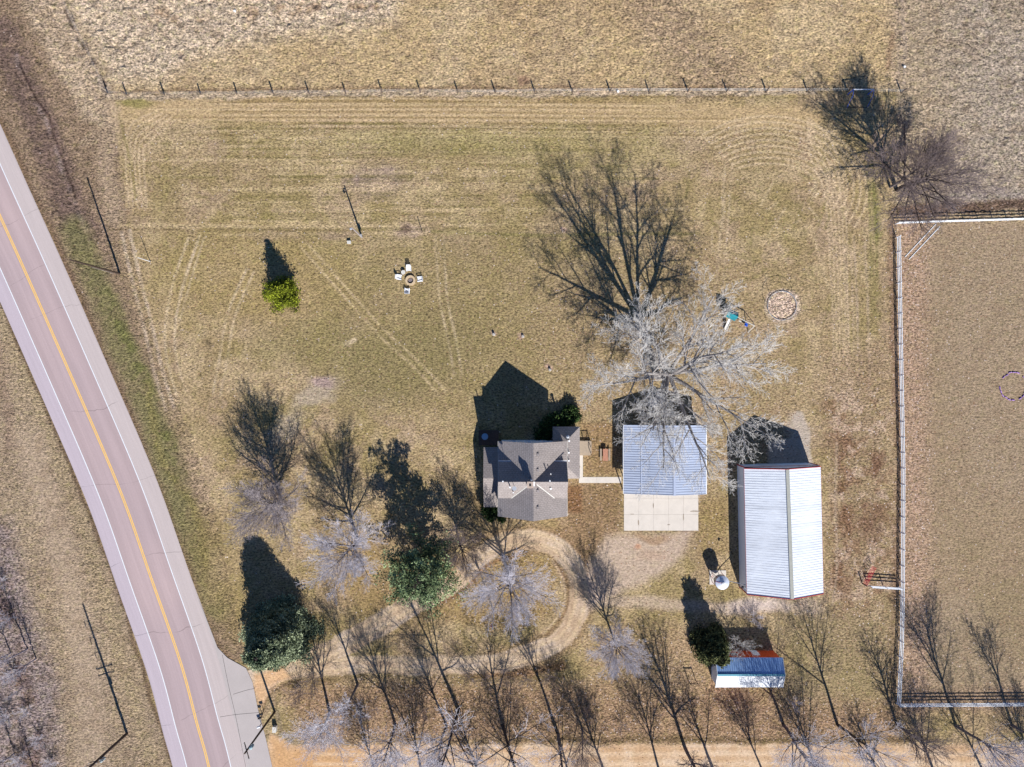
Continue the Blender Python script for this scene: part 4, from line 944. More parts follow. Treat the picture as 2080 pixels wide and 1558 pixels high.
# flagpole
t = empty('flagpole', g(1003, 1243), 'white flagpole with a limp red and white flag inside the drive loop', 'flagpole')
b = MB(); b.tube((0, 0, 0), (0, 0, 7.6), .09, .06, 8); b.build('pole', M['white'], t)
b = MB(); b.lathe([(.02, 7.6), (.09, 7.68), (.02, 7.76)], 0, 0, 10); b.build('finial', M['galv'], t)
fm = NT('striped_flag'); a_ = fm.n('ShaderNodeTexCoord'); sp = fm.n('ShaderNodeSeparateXYZ'); fm.l(a_.outputs['Object'], sp.inputs[0])
st_ = fm.math('LESS_THAN', fm.math('FRACT', fm.math('MULTIPLY', sp.outputs[2], 5.5)), .5)
fm.l(fm.mix(fm.math('GREATER_THAN', sp.outputs[2], 7.0), fm.mix(st_, (.75, .75, .75), (.5, .02, .03)), fm.mix(fm.math('GREATER_THAN', sp.outputs[0], -.15), fm.mix(st_, (.75, .75, .75), (.5, .02, .03)), (.02, .04, .2))), fm.b.inputs['Base Color'])
b = MB(); rows_ = []
for j in range(8):
    z = 7.5 - j * .22; wd = [.0, .22, .38, .42, .36, .3, .2, .08][j]; rows_.append([(-.05 - wd * i / 6 * .95, .10 * math.sin(i * 1.9 + j * .4) * (.3 + i / 6), z - .25 * i / 6) for i in range(7)])
for j in range(7):
    for i in range(6): b.poly([rows_[j][i], rows_[j][i + 1], rows_[j + 1][i + 1], rows_[j + 1][i]])
b.build('flag', fm.mat, t)
# goal
t = empty('goal_frame', g(1742, 192), 'white goal frame with blue supports standing under the north-east tree', 'goal')
b = MB(); b.beam((-1.7, 0, 2.0), (1.7, 0, 2.0), .12); b.build('crossbar', M['white'], t)
for x in (-1.7, 1.7):
    b = MB(); b.beam((x, 0, 0), (x, 0, 2.0), .1); b.path([(x, 0, 2.0), (x, -.9, 1.9), (x - .1, -2.2, 0)], .04); b.build('side_frame', M['blue'], t)
b = MB(); b.beam((-1.8, -2.2, .04), (1.6, -2.2, .04), .07); b.build('back_bar', M['dark'], t)
# ring of purple tubing in the paddock
t = MB(); c0 = g(2058, 785); r3 = random.Random(5)
for k in range(22):
    if k in (3, 9, 10, 17): continue
    a0 = 2 * math.pi * k / 22; a1 = a0 + .22; R_ = 2.25 + r3.uniform(-.1, .1)
    t.tube((R_ * math.cos(a0), R_ * 1.05 * math.sin(a0), .08), (R_ * math.cos(a1), R_ * 1.05 * math.sin(a1), .08), .09, .09, 8)
o = t.build('garden_hose', M['purple']); o.location = c0; tag(o, 'broken ring of purple tubing lying on the paddock grass', 'tubing')

# ------------------------------------------------------------------ poles
def pole(px, py, h, r, label, m='pole', cat='utility pole'):
    t = empty('utility_pole', g(px, py), label, cat)
    b = MB(); b.tube((0, 0, 0), (0, 0, h), r, r * .65, 10); b.build('pole', M[m], t); return t
def arm(t, z, L, ang, w=.11, m='pole'):
    d = Vector((math.cos(ang), math.sin(ang), 0)); b = MB(); b.beam(d * -L / 2 + Vector((0, 0, z)), d * L / 2 + Vector((0, 0, z)), w, w)
    a = b.build('crossarm', M[m], t)
    for s_ in (-.46, -.16, .16, .46):
        p = d * L * s_; b = MB(); b.lathe([(.03, z + .05), (.06, z + .12), (.03, z + .2), (.055, z + .26), (.02, z + .3)], p.x, p.y, 8); b.build('insulator', M['cream'], a)
def can(t, x, y, z):
    b = MB(); b.lathe([(.2, z), (.27, z + .05), (.27, z + .85), (.12, z + .98)], x, y, 14); b.build('transformer', mat('transformer_grey', (.30, .40, .42), .4, .05), t)
t = pole(243, 556, 13.0, .2, 'tall bare dark utility pole beside the highway, with a long shadow')
b = MB(); b.tube((-.9, 0, .3), (-.75, .0, 6.5), .02, .02, 5); b.build('guy_wire', M['galv'], t)
t = pole(735, 482, 7.0, .16, 'shorter weathered pole standing alone in the lawn', 'pole_grey')
b = MB(); b.beam((-.35, .0, 6.6), (.1, 0, 6.6), .12); b.lathe([(.12, 6.4), (.2, 6.3), (.16, 6.1)], -.4, 0, 10); b.build('yard_lamp', M['galv'], t)
b = MB(); b.box(.1, .35, -.14, .14, 1.2, 1.8); b.build('meter_box', M['galv'], t)
t = pole(258, 1490, 17.6, .24, 'tallest utility pole with crossarms in the grass west of the highway')
arm(t, 8.2, 2.9, math.radians(18)); arm(t, 9.1, 2.9, math.radians(18))
for z in (11.0, 13.0, 15.2):
    b = MB(); b.beam((0, 0, z), (-.75, -.1, z + .15), .07); b.tube((-.75, -.1, z + .1), (-.8, -.1, z - .75), .07); b.build('insulator', M['dark'], t)
can(t, .3, -.3, 7.0)
t = pole(558, 1446, 13.0, .2, 'utility pole with crossarm and transformer leaning over the paved apron')
arm(t, 12.2, 2.6, math.radians(-74)); can(t, .38, .1, 10.8)
t = empty('marker_pole', g(305, 531), 'slim white pole standing in the grass near the highway', 'pole')
b = MB(); b.tube((0, 0, 0), (-.15, 0, 3.5), .06, .05, 8); b.build('pole', M['white'], t)
b = MB(); b.lathe([(.10, 0), (.10, .25), (.07, .3)], 0, 0, 10); b.build('base_collar', M['galv'], t)
# small roadside things
t = empty('utility_box', g(560, 1478), 'pale utility pedestal box in the grass right of the apron', 'utility box')
b = MB(); b.prism([(-.28, -.45), (.28, -.45), (.28, .45), (-.28, .45)], 0, .75); b.box(-.31, .31, -.48, .48, .75, .8); b.build('cabinet', M['cream'], t)
b = MB(); b.beam((.25, .45, 0), (.25, .45, 1.9), .03); b.build('marker_rod', M['redtrim'], t)
t = empty('utility_box', g(710, 493), 'small pale box in the lawn beside the weathered pole', 'utility box')
b = MB(); b.box(-.28, .28, -.22, .22, 0, .45); b.box(-.31, .31, -.25, .25, .45, .49); b.build('cabinet', M['cream'], t)
b = MB(); b.beam((-.1, .2, 0), (-.15, .2, 1.3), .03); b.build('marker_rod', M['dark'], t)
for px, py, lb, cm in ((531, 1470, 'white mailbox on a post at the apron edge, lowest of the mailboxes', 'white'), (533, 1452, 'dark mailbox on a post at the apron edge, just above the white one', 'dark'), (536, 1444, 'dark mailbox on a post at the apron edge, topmost of the three', 'dark')):
    t = empty('mailbox', g(px, py), lb, 'mailbox', 'mailboxes by the apron', rz=math.radians(15))
    b = MB(); b.beam((0, 0, 0), (0, 0, 1.05), .1); b.build('post', M['post'], t)
    b = MB(); k = 8; pr = [(-.13, 0)] + [(-.13 * math.cos(math.pi * i / k), .14 + .13 * math.sin(math.pi * i / k)) for i in range(k + 1)] + [(.13, 0)]
    for s0, s1 in ((-.32, .25),):
        n0 = len(b.v); b.v += [(s0, p[0], 1.05 + p[1]) for p in pr] + [(s1, p[0], 1.05 + p[1]) for p in pr]; K = len(pr)
        b.f += [tuple(range(n0, n0 + K)), tuple(range(n0 + K, n0 + 2 * K))] + [(n0 + i, n0 + (i + 1) % K, n0 + K + (i + 1) % K, n0 + K + i) for i in range(K)]; b.m += [0] * (K + 2)
    b.build('box', M[cm], t)
for (px, py, h_, nm, lb, m_) in ((858, 471, 2.0, 'wooden_post', 'dark wooden post beside the scrubby patch in the lawn', 'pole'), (1003, 679, .5, 'stump', 'small pale stump with a short shadow, left of the pair in the lawn', 'stump'),
                           (1062, 683, .35, 'stump', 'small pale stump right of the other one in the lawn', 'stump'), (1117, 751, .4, 'stump', 'tiny pale stump north of the house shadow', 'stump'),
                           (668, 769, .7, 'stake', 'short white stake in the bare patch of the left lawn', 'white'), (1142, 472, 1.5, 'stake', 'thin stake standing in the big tree shadow', 'cream'),
                           (478, 24, .3, 'bucket', 'small pale bucket lying in the top pasture', 'vinyl'), (1255, 187, .3, 'bucket', 'small white bucket at the foot of the wire fence', 'white'), (1836, 137, .3, 'bucket', 'small white bucket on the path beside the north-east tree', 'white')):
    if nm == 'stump':
        b = MB(); b.lathe([(.28, 0), (.22, .12), (.2, h_)], 0, 0, 12); b.tube((.1, 0, h_ - .05), (.02, .05, h_ + .35), .05, .02, 6); m_ = 'bark_pale'
    elif nm == 'bucket': b = MB(); b.lathe([(.13, 0), (.19, h_), (.2, h_ + .02)], 0, 0, 14); b.path([(-.19, 0, h_), (0, .1, h_ + .1), (.19, 0, h_)], .01, 5)
    else: b = MB(); b.beam((0, 0, 0), (.02, 0, h_), .1 if nm == 'wooden_post' else .06); b.beam((.02, 0, h_), (.02, 0, h_ + .05), .06 if nm == 'wooden_post' else .03)
    o = b.build(nm, M[m_]); o.location = g(px, py); tag(o, lb, nm.replace('_', ' '))
b = MB(); c0 = g(1336, 818)
b.prism([(-1.3, -.6), (1.3, -.6), (1.3, .6), (-1.3, .6)], 0, .55); b.prism([(-1.2, -.4), (1.15, -.35), (1.1, .45), (-1.1, .4)], .55, .95); b.prism([(-.6, -.25), (.8, -.2), (.7, .3), (-.6, .25)], .95, 1.15)
o = b.build('covered_pile', M['water']); o.location = c0; tag(o, 'low pile under a blue tarp in the shade behind the garage', 'tarp covered pile')

# ------------------------------------------------------------------ fences
def wire_fence(pts, label, h=1.45, r=.075, wires=(0.5, .85, 1.2), m='post', name='wire_fence', arms=False):
    t = empty(name, g(*pts[0]), label, 'fence'); O_ = Vector(t.location); rr = random.Random(len(pts))
    for p in pts:
        q = g(*p) - O_; hh = h * rr.uniform(.9, 1.06); b = MB(); b.tube(q - Vector((0, 0, .1)), q + Vector((rr.uniform(-.06, .06), rr.uniform(-.06, .06), hh)), r, r * .9, 7); b.build('post', M[m], t)
    b = MB()
    for z in wires:
        for a, c in zip(pts[:-1], pts[1:]): b.tube(g(*a, z) - O_, g(*c, z) - O_, .006, .006, 3)
    b.build('wire', M['galv'], t); return t
tf = [(219, 190), (258, 193), (334, 193), (408, 192), (482, 192), (555, 190), (628, 190), (702, 189), (776, 188), (854, 187), (930, 188), (1006, 189), (1086, 187), (1163, 187), (1239, 186), (1318, 186), (1397, 186), (1476, 186), (1556, 186), (1640, 186), (1722, 186), (1830, 188)]
wire_fence(tf, 'long wire fence with wooden posts along the north edge of the lawn', 1.65, .13)
wire_fence([(210, 165), (180, 100), (152, 45), (128, -10)], 'short wire fence running up the pasture edge at top left', 1.3, .05)
wire_fence([(1830, 188), (1833, 95), (1826, 20), (1820, -40)], 'short wire fence running north from the north-east tree', 1.3, .05)
def rail_fence(pts, label, step=2.6, h=1.4, nr=3):
    t = empty('rail_fence', g(*pts[0]), label, 'fence'); O_ = Vector(t.location)
    seq = []
    for a, c in zip(pts[:-1], pts[1:]):
        A = g(*a); C_ = g(*c); n = max(1, round((C_ - A).length / step)); seq += [A.lerp(C_, i / n) for i in range(n)]
    seq.append(g(*pts[-1]))
    for p in seq:
        q = p - O_; b = MB(); b.beam(q, q + Vector((0, 0, h)), .11); b.box(q.x - .07, q.x + .07, q.y - .07, q.y + .07, h, h + .04); b.build('post', M['vinyl'], t)
    for k in range(nr):
        z = h - .12 - k * .44; b = MB()
        for a, c in zip(seq[:-1], seq[1:]): b.beam(a - O_ + Vector((0, 0, z)), c - O_ + Vector((0, 0, z)), .085, .13)
        b.build('rail', M['vinyl'], t)
    return t
rail_fence([(1818, 455), (1900, 452), (2075, 447), (2500, 434)], 'white three-rail fence along the top of the paddock')
rail_fence([(1820, 482), (1824, 700), (1829, 950), (1828, 1180), (1826, 1300), (1820, 1428), (2100, 1426), (2500, 1424)], 'white three-rail fence down the west and south sides of the paddock')
rail_fence([(1762, 1188), (1825, 1192)], 'short white rail fence spur beside the red gate', 2.6, 1.7)
t = empty('pipe_gate', g(1752, 1184), 'open red pipe gate hinged on the short white fence', 'gate', rz=math.radians(62))
b = MB()
for z in (.25, .5, .75, 1.0, 1.25, 1.45): b.tube((0, 0, z), (3.3, 0, z), .03, .03, 6)
for x in (0, 1.65, 3.3): b.tube((x, 0, .2), (x, 0, 1.5), .035, .035, 6)
b.build('gate_frame', mat('red_gate_paint', (.62, .05, .06), .5, .1), t)
b = MB(); b.tube((-.12, 0, 0), (-.12, 0, 1.7), .08); b.build('hinge_post', M['post'], t)
for i, (dx, dy) in enumerate(((0, 0), (8, 5))):
    b = MB(); a = g(1905 + dx - 4, 455 + dy); c = g(1842 + dx - 4, 522 + dy); b.beam(Vector((0, 0, .06)), c - a + Vector((0, 0, .06)), .09, .07); o = b.build('loose_rail', M['vinyl']); o.location = a
    tag(o, ('upper' if i == 0 else 'lower') + ' of the two white rails lying slanted across the paddock corner', 'rail')

# ------------------------------------------------------------------ trees
def unit(v): return v / (np.linalg.norm(v) + 1e-9)
def grow(seed, height, spec):
    R = random.Random(seed); segs = []; lvmax = len(spec['n'])
    def perp(d):
        a = Vector((R.uniform(-1, 1), R.uniform(-1, 1), R.uniform(-1, 1))); return (a - d * a.dot(d)).normalized()
    def branch(p, d, L, r, lv):
        ns = spec['seg'][lv]; step = L / ns; az = R.uniform(0, 6.28); nch = spec['n'][lv] if lv < lvmax else 0
        nch = max(0, round(nch * R.uniform(.8, 1.2))) if lv else nch
        t0 = spec['t0'][lv] if lv < lvmax else 1; k = 0; r_end = max(spec['rmin'], r * spec['tap'][lv])
        base = perp(d); side = d.cross(base)
        for i in range(ns):
            d = (d + Vector((R.gauss(0, 1), R.gauss(0, 1), R.gauss(0, 1))) * spec['gn'][lv] + Vector((0, 0, spec['up'][lv]))).normalized()
            q = p + d * step; ra = r + (r_end - r) * i / ns; rb = r + (r_end - r) * (i + 1) / ns
            segs.append((p.copy(), q.copy(), ra, rb, lv))
            while k < nch and t0 + (1 - t0) * (k + .5) / nch <= (i + 1) / ns:
                tt = t0 + (1 - t0) * (k + .5) / nch; f = tt * ns - i; o = p.lerp(q, max(0, min(1, f)))
                az += 2.4 + R.uniform(-.5, .5)
                ang = math.radians(spec['ang'][lv] * R.uniform(.7, 1.25)) ; sd = (base * math.cos(az) + side * math.sin(az)); sd = (sd - d * sd.dot(d)).normalized()
                nd = (d * math.cos(ang) + sd * math.sin(ang)).normalized()
                shape = spec['shape'](tt) if lv == 0 else (1 - .5 * tt)
                Lc = L * spec['ratio'][lv] * shape * R.uniform(.75, 1.2)
                rc = min(ra * .75, max(spec['rmin'], (r + (r_end - r) * tt) * spec['rr'][lv]))
                branch(o, nd, Lc, rc, lv + 1); k += 1
            p = q
    lean = Vector((spec.get('lean', 0) * R.uniform(-1, 1), spec.get('lean', 0) * R.uniform(-1, 1), 1)).normalized()
    L0 = height * spec['trunk']
    branch(Vector((0, 0, -.1)), lean, L0, spec['r0'] * height, 0)
    for (az, tilt, frac, rad) in spec.get('stems', []):
        d = Vector((math.cos(az) * math.sin(tilt), math.sin(az) * math.sin(tilt), math.cos(tilt)))
        top = [s for s in segs if s[4] == 0][-1][1]; save = spec['t0'][0]
        branch(top.copy(), d, height * frac, rad * height, 0 if False else 1)
    return segs
def segs_to_mesh(name, segs, sides, m):
    n = len(segs); A = np.array([s[0] for s in segs]); B = np.array([s[1] for s in segs]); ra = np.array([s[2] for s in segs]); rb = np.array([s[3] for s in segs])
    D = B - A; D /= np.linalg.norm(D, axis=1)[:, None] + 1e-9
    U = np.where(np.abs(D[:, 2:3]) < .9, np.array([[0, 0, 1.]]), np.array([[1., 0, 0]])); X = np.cross(D, U); X /= np.linalg.norm(X, axis=1)[:, None]; Y = np.cross(D, X)
    th = np.arange(sides) * 2 * np.pi / sides; c, s_ = np.cos(th), np.sin(th)
    ring = X[:, None, :] * c[None, :, None] + Y[:, None, :] * s_[None, :, None]
    V = np.concatenate([A[:, None, :] + ring * ra[:, None, None], B[:, None, :] + ring * rb[:, None, None]], 1).reshape(-1, 3)
    base = (np.arange(n) * 2 * sides)[:, None, None]; i = np.arange(sides); j = (i + 1) % sides
    q = np.stack([i, j, sides + j, sides + i], -1)[None]; F_ = (base + q).reshape(-1, 4)
    return np_mesh(name, V, F_, [m])
def proto(seed, height, spec, bark, twig, split=1):
    segs = grow(seed, height, spec)
    tr = [s for s in segs if s[4] <= split]; cr = [s for s in segs if s[4] > split]
    return segs_to_mesh('trunk', tr, 7, bark), segs_to_mesh('crown', cr, 3, twig)
ROW = dict(trunk=.80, r0=.0165, rmin=.0135, lean=.05, n=[18, 9, 6, 3], seg=[9, 6, 4, 3, 2], t0=[.33, .12, .12, .1], tap=[.25, .25, .35, .45, .6],
           gn=[.035, .05, .06, .08, .1], up=[.02, .05, .04, .03, 0], ang=[36, 32, 32, 32], ratio=[.76, .52, .62, .66], rr=[.55, .5, .6, .75], shape=lambda t: 1.2 - .8 * t)
ROW2 = dict(ROW, n=[14, 10, 6, 3], ang=[30, 30, 32, 32], t0=[.40, .15, .12, .1], ratio=[.92, .48, .62, .66])
ROUND = dict(ROW, trunk=.70, n=[24, 12, 8, 4], t0=[.22, .2, .12, .1], ang=[56, 34, 32, 32], ratio=[.92, .48, .56, .6], up=[.01, .03, .02, .01, 0], shape=lambda t: 1.1 - .5 * t, r0=.021, rr=[.6, .5, .5, .7])
DENSE = dict(ROUND, n=[28, 13, 8, 4], t0=[.14, .1, .1, .1], ang=[56, 34, 34, 36], up=[.0, .07, .05, .02, 0], r0=.02, ratio=[.88, .48, .54, .6])
SLIM = dict(ROW, n=[16, 6, 4], seg=[9, 5, 3, 2], t0=[.25, .1, .1], ang=[32, 34, 40], ratio=[.34, .45, .5], r0=.011)
COT = dict(trunk=.30, r0=.026, rmin=.015, lean=.03, n=[2, 10, 8, 6, 4], seg=[4, 10, 8, 6, 4, 2], t0=[.7, .24, .2, .15, .1], tap=[.8, .22, .22, .3, .4, .6],
           gn=[.03, .045, .06, .08, .10, .14], up=[.0, .012, .012, .01, .01, 0], ang=[40, 44, 38, 36, 36], ratio=[1.6, .52, .54, .58, .6], rr=[.7, .6, .55, .55, .6], shape=lambda t: 1.0,
           stems=[(0.15, .95, .62, .013), (1.2, .75, .60, .013), (2.3, .80, .60, .013), (3.3, 1.0, .60, .013), (4.35, 1.0, .66, .013), (4.95, 1.08, .66, .013), (5.6, .95, .64, .013), (0.9, .15, .70, .016), (3.1, .45, .70, .016), (2.7, .7, .62, .012)])
SMALLW = dict(ROUND, trunk=.6, n=[12, 7, 5, 3], rmin=.009, r0=.02, ratio=[1.1, .5, .55, .6])
PR = {}
for i in range(4): PR['row%d' % i] = proto(100 + i, 15.0, ROW if i % 2 == 0 else ROW2, M['bark'], M['twig'])
PR['row5'] = proto(160, 15.0, dict(ROW, n=[10, 9, 6, 3], ang=[44, 34, 32, 32], ratio=[.78, .5, .6, .6], lean=.12), M['bark_dark'], M['twig'])
PR['row6'] = proto(161, 15.0, dict(ROW2, trunk=.62, n=[8, 10, 6, 3], t0=[.5, .2, .1, .1], ang=[26, 34, 32, 32], ratio=[1.05, .42, .55, .6]), M['bark'], M['twig'])
PR['row7'] = proto(162, 15.0, dict(ROW, n=[22, 7, 4, 3], t0=[.2, .12, .12, .1], ang=[48, 30, 30, 30], ratio=[.48, .5, .6, .6], gn=[.06, .08, .08, .1, .1]), M['bark'], M['twig_brown'])
PR['row4'] = proto(140, 15.0, ROW2, M['bark'], M['twig_brown'])
PR['round0'] = proto(200, 13.0, ROUND, M['bark'], M['twig_round']); PR['round1'] = proto(201, 13.0, ROUND, M['bark_dark'], M['twig_brown'])
PR['dense'] = proto(210, 13.0, DENSE, M['bark'], mat('grey_brown_twigs', (.36, .31, .31), .9, .2, 1.5))
PR['birch'] = proto(150, 15.0, dict(ROW2, r0=.02), mat('chalky_white_bark', (.58, .58, .62), .8, .2), M['twig'])
PR['slim'] = proto(220, 8.0, SLIM, M['bark'], M['twig_brown']); PR['slimp'] = proto(221, 12.0, SLIM, mat('mauve_bark', (.22, .19, .22), .9, .2), M['twig'])
PR['cot'] = proto(302, 26.0, COT, mat('cottonwood_limb_bark', (.27, .245, .23), .9, .3, 4), M['twig_pale'], 2)
PR['smallw'] = proto(230, 6.0, SMALLW, M['bark_pale'], M['twig_pale'])
def tree(px, py, key, h, label, group=None, rot=None, wide=1.0, name='bare_tree', tilt=(0, 0)):
    hp = {'cot': 26.0, 'smallw': 6.0, 'slim': 8.0, 'slimp': 12.0}.get(key, 15.0 if key.startswith(('row', 'birch')) else 3.0 if key.startswith('brush') else 13.0)
    R = random.Random(int(px * 7 + py)); e = empty(name, g(px, py), label, 'tree', group, R.uniform(0, 6.28) if rot is None else rot)
    s_ = h / hp; e.rotation_euler[0] = R.uniform(-.045, .045); e.rotation_euler[1] = R.uniform(-.045, .045); e.scale = (s_ * wide, s_ * wide, s_)
    for nm, me in zip(('trunk', 'crown'), PR[key]):
        o = bpy.data.objects.new(nm, me); COL.objects.link(o); o.parent = e
    return e
tree(1335, 764, 'cot', 26.5, 'huge pale leafless cottonwood spreading over the garage', rot=0.0)
tree(1822, 386, 'round1', 16.0, 'large dark leafless tree at the north-west corner of the paddock', 'pair at the paddock corner', rot=.4, wide=1.15)
tree(1808, 380, 'row4', 14.0, 'slimmer leafless tree just left of the large one at the paddock corner', 'pair at the paddock corner', rot=3.0)
tree(572, 1018, 'dense', 14.3, 'wide dense grey-brown leafless tree above the blue spruce', rot=1.0, wide=.92)
tree(728, 1100, 'round0', 14.0, 'round pale lavender leafless tree left of the green pine', rot=2.0, wide=.92)
tree(933, 1100, 'round1', 9.5, 'small brownish leafless tree right of the green pine', rot=2.6, wide=.9)
tree(1034, 1168, 'round0', 13.5, 'lavender leafless tree inside the drive loop', rot=4.2, wide=1.0)
tree(1244, 1290, 'round0', 11.8, 'lone pale round-crowned leafless tree right of the drive loop', rot=.6, wide=.8)
tree(1487, 1296, 'smallw', 6.2, 'small white-barked leafless tree between the cedar and the red shed', rot=1.1, wide=.85)
RG = 'leafless trees in the row above the dirt road'; RG2 = 'leafless trees in the row below the dirt road'
rowA = [(670, 1446, 'birch', 12.5, 'pale-trunked leafless tree at the left end of the row above the dirt road'), (726, 1390, 'row6', 14.5, 'leafless tree standing alone just below the drive, forward of the row'),
        (803, 1472, 'row0', 14.5, 'leafless tree in the row above the dirt road, second from its left end'), (907, 1474, 'row2', 12.5, 'slim leafless tree in the row directly left of the tall one below the pine'),
        (931, 1440, 'row5', 20.0, 'tallest leafless tree of the bottom belt, directly below the green pine'), (1021, 1473, 'row5', 15.8, 'leafless tree in the row directly below the flagpole'),
        (1134, 1492, 'row6', 19.5, 'tall leafless tree in the row directly below the drive loop bend'), (1182, 1478, 'row4', 10.0, 'short brown leafless tree in the row just right of the drive loop bend'),
        (1392, 1520, 'row7', 20.0, 'tall leafless tree left of the shed whose shadow crosses the lone tree'),
        (1592, 1474, 'row0', 15.2, 'leafless tree at the right corner of the red shed'), (1701, 1472, 'row5', 17.0, 'leafless tree in the row below the south end of the barn'),
        (1821, 1469, 'row7', 13.5, 'slender leafless tree in the row at the paddock fence corner'), (1941, 1474, 'row1', 15.5, 'leafless tree whose shadow crosses the white paddock fence, nearer the corner'), (2055, 1473, 'row6', 15.5, 'leafless tree at the far right end of the row')]
for k, (x, y, key, h_, lb) in enumerate(rowA): tree(x, y, key, h_, lb, RG, rot=k * 1.7, wide=1.08 if h_ < 16 else .95)
rowB = [(775, 1606), (868, 1612), (985, 1606), (1062, 1600), (1165, 1608), (1232, 1580), (1345, 1585), (1458, 1590), (1560, 1594), (1668, 1596), (1790, 1592), (1905, 1596), (2010, 1594), (2110, 1598)]
names = ['leftmost', 'second from the left', 'third from the left', 'fourth from the left', 'fifth from the left', 'sixth from the left', 'seventh from the left', 'seventh from the right', 'sixth from the right', 'fifth from the right', 'fourth from the right', 'third from the right', 'second from the right', 'rightmost']
for k, (x, y) in enumerate(rowB): tree(x, y, 'row%d' % ((k * 3 + 1) % 8), 12.5 + (k * 37 % 5) * .8, 'leafless tree at the bottom edge below the dirt road, %s' % names[k], RG2, rot=k * 2.1, wide=(.95, 1.15, 1.05, 1.25)[k % 4])
LF = 'slender leafless trees at the lower left edge'
for (x, y, h_, lb) in ((56, 1318, 12, 'slender mauve leafless tree at the lower left edge, centre of the thicket'), (74, 1337, 10, 'slender leafless tree at the lower left edge, nearest the highway'), (22, 1326, 11, 'slender leafless tree at the lower left edge, hard by the frame'),
                       (46, 1396, 5, 'short leafless sapling below the other slender trees at lower left'), (4, 1240, 10, 'topmost slender leafless tree on the left edge'), (30, 1530, 9, 'slender leafless tree in the bottom left corner'), (70, 1570, 9, 'slender leafless tree at the bottom edge left of the tallest pole')):
    tree(x, y, 'slimp', h_, lb, LF)
def shrubby(px, py, r, h, n, m, label, seed, name='evergreen_shrub', cat='shrub', stems=True):
    R = np.random.default_rng(seed); e = empty(name, g(px, py), label, cat)
    b = MB()
    for k in range(6):
        a = R.uniform(0, 6.28); b.tube((0, 0, 0), (math.cos(a) * r * .5, math.sin(a) * r * .5, h * .75), .05, .015, 5)
    b.build('stems', M['bark_dark'], e)
    foliage(e, leaf_pts_blob(R, r, h, n), m, R, .16); return e
def leaf_pts_blob(R, r, h, n):
    nl = max(4, n // 60); cen = []
    for _ in range(nl):
        a = R.uniform(0, 6.28); q = math.sqrt(R.uniform(0, 1)) * r * .75; z = R.uniform(.25, .8) * h * (1 - .35 * (q / r)); cen.append((math.cos(a) * q, math.sin(a) * q, z, r * R.uniform(.25, .42), R.uniform(0, 1)))
    P_ = []; T = []
    for c in cen:
        m_ = n // nl; v = R.normal(size=(m_, 3)); v /= np.linalg.norm(v, axis=1)[:, None]; v *= (R.uniform(.5, 1.05, (m_, 1))) * c[3]
        P_.append(v + np.array(c[:3])); T.append(np.clip(R.normal(c[4] * .6, .2, m_), 0, 1))
    return np.concatenate(P_), np.concatenate(T)
def foliage(e, pt, m, R, size, flat=.0):
    P_, T = pt; n = len(P_); P_[:, 2] = np.maximum(P_[:, 2], .05)
    a = R.normal(size=(n, 3)); a /= np.linalg.norm(a, axis=1)[:, None]; a[:, 2] *= (1 - flat); bb = np.cross(a, R.normal(size=(n, 3))); bb /= np.linalg.norm(bb, axis=1)[:, None]
    s_ = size * R.uniform(.6, 1.4, (n, 1)); V = np.stack([P_ - a * s_, P_ + bb * s_ * .55, P_ + a * s_, P_ - bb * s_ * .55], 1).reshape(-1, 3)
    F_ = np.arange(n * 4).reshape(-1, 4); me = np_mesh('foliage', V, F_, [m], False)
    at_ = me.attributes.new('tint', 'FLOAT', 'POINT'); at_.data.foreach_set('value', np.repeat(T, 4).astype(np.float32))
    o = bpy.data.objects.new('foliage', me); COL.objects.link(o); o.parent = e
def conifer(px, py, h, r, m, label, seed, dens=1.0, z0=.05, power=.8, tuft=.17, tip=.5, name='conifer_tree', ntrunk=1, droop=.25, lump=.25, pad=.13, wh=2.2, inner=.08):
    R = np.random.default_rng(seed); e = empty(name, g(px, py), label, 'tree'); b = MB()
    b.tube((0, 0, -.1), (0, 0, h * .96), .014 * h + .05, .02, 8); b.build('trunk', M['bark_dark'], e)
    br = MB(); P_ = []; T = []; nw = int(h * wh)
    ph = R.uniform(0, 6.28, 3)
    for i in range(nw):
        z = h * (z0 + (.98 - z0) * i / nw); rel = (z / h - z0) / (1 - z0); rad = r * (1 - rel) ** power + .12; nb = max(5, int((7 + 9 * rad / 2) * dens))
        for k in range(nb):
            a = 6.283 * (k + R.uniform(-.4, .4)) / nb + i; rr = rad * R.uniform(.62, 1.18) * (1 + lump * math.sin(3 * a + ph[0] + z * .8) * .6 + lump * .5 * math.sin(5 * a + ph[1] - z))
            dz = -droop * rr + R.uniform(-.15, .25); p0 = np.array([0, 0, z]); p1 = np.array([math.cos(a) * rr, math.sin(a) * rr, max(.15, z + dz)])
            if k % 2 == 0: br.tube(p0, p1, .03, .008, 4, cap=False)
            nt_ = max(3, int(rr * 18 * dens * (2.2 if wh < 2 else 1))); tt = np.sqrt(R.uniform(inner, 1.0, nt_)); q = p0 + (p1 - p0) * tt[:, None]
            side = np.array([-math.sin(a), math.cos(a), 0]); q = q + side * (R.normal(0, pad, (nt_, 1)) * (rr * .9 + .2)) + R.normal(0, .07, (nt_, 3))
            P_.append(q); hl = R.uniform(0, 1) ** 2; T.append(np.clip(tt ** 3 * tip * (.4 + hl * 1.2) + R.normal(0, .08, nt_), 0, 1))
    br.build('branches', M['bark_dark'], e); foliage(e, (np.concatenate(P_), np.concatenate(T)), m, R, tuft); return e
conifer(580, 599, 7.9, 2.5, M['arbor'], 'small lime-green conifer alone in the left lawn', 1, 1.4, .02, .75, .13, .9, droop=.05, lump=.5)
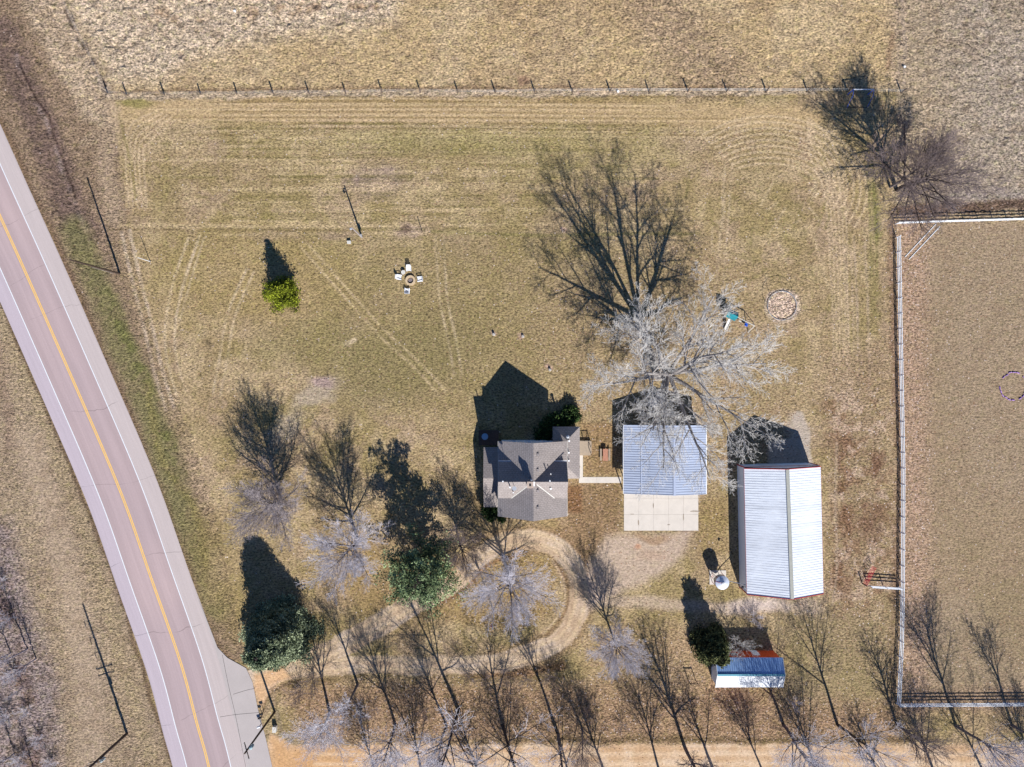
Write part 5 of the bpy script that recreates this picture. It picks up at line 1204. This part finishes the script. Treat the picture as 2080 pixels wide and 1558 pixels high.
conifer(574, 1280, 12.8, 5.0, M['spruce'], 'big blue-green spruce with pale tips beside the paved apron', 2, 1.5, .02, .46, .16, 1.0, name='spruce_tree', droop=.3, lump=.3, pad=.11)
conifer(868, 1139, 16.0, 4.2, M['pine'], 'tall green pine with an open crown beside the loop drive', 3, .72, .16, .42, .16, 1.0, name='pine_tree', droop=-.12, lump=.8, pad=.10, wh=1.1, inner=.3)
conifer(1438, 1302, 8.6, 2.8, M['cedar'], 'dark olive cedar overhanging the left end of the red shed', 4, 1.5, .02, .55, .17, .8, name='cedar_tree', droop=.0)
shrubby(1159, 843, 1.9, 2.4, 3200, M['shrub'], 'sunlit green shrub at the north-east corner of the house', 5)
shrubby(1128, 862, 2.5, 2.6, 3600, M['shrub'], 'dark shaded shrub left of the sunlit one behind the house', 6)
shrubby(1104, 876, 1.9, 2.0, 2200, M['shrub'], 'lowest dark shrub against the north wall of the house', 7)
shrubby(1000, 1032, 2.1, 3.3, 3800, M['shrub'], 'dark evergreen shrub at the south-west corner of the house', 8)
shrubby(1020, 1050, .9, .9, 700, M['shrub'], 'small low green shrub along the south wall of the house', 9)

BRUSH = dict(trunk=.35, r0=.012, rmin=.012, lean=.1, n=[14, 7, 4], seg=[3, 5, 4, 2], t0=[.1, .15, .1], tap=[.6, .3, .4, .6], gn=[.05, .1, .12, .15], up=[0, .03, .02, 0], ang=[42, 34, 36], ratio=[1.9, .5, .55], rr=[.7, .5, .6], shape=lambda t: 1.0)
PR['brush'] = proto(400, 3.0, BRUSH, M['twig_brown'], M['twig_brown']); PR['brush2'] = proto(401, 3.0, BRUSH, M['twig_brown'], M['twig'])
BL = ['brown leafless bush in the strip below the drive, %s' % w for w in ('farthest left', 'under the drive bend', 'just left of the flagpole line', 'below the flagpole', 'right of the flagpole line', 'at the loop bend')]
for k, (x, y, h_, lb) in enumerate(((612, 1400, 3.4, BL[0]), (950, 1372, 2.6, BL[1]), (985, 1378, 2.2, BL[2]), (1025, 1372, 2.8, BL[3]), (1070, 1378, 2.6, BL[4]), (1118, 1372, 3.0, BL[5]),
        (638, 1372, 4.2, 'dark dense bush where the two drive branches part'), (1532, 1254, 2.6, 'lavender leafless bush in the gravel above the shed'), (1612, 1425, 2.2, 'leafless bush at the right of the red shed'),
        (1190, 1440, 2.4, 'leafless bush below the lone tree'), (1265, 1470, 2.2, 'leafless bush between two short row trees'), (860, 1440, 2.4, 'leafless bush left of the tallest bottom tree'), (760, 1440, 2.2, 'leafless bush near the forward tree below the drive'))):
    tag(tree(x, y, 'brush2' if k in (7, 8) else 'brush', h_, lb, 'leafless bushes under the trees', name='bare_shrub'), cat='shrub')
for k, (x, y, h_) in enumerate(((8, 1180, 2.5), (22, 1255, 2.8), (30, 1370, 2.6), (60, 1440, 2.2), (85, 1500, 2.4), (20, 1450, 3.0), (48, 1540, 3.0), (110, 1550, 2.6))):
    tree(x, y, 'brush2', h_, 'mauve leafless bush of the lower left thicket, %s' % ('topmost', 'second from the top', 'third from the top', 'beside the short sapling', 'below the short sapling', 'hard by the frame', 'in the corner', 'nearest the tallest pole')[k], 'bushes of the lower left thicket', name='bare_shrub')['category'] = 'shrub'
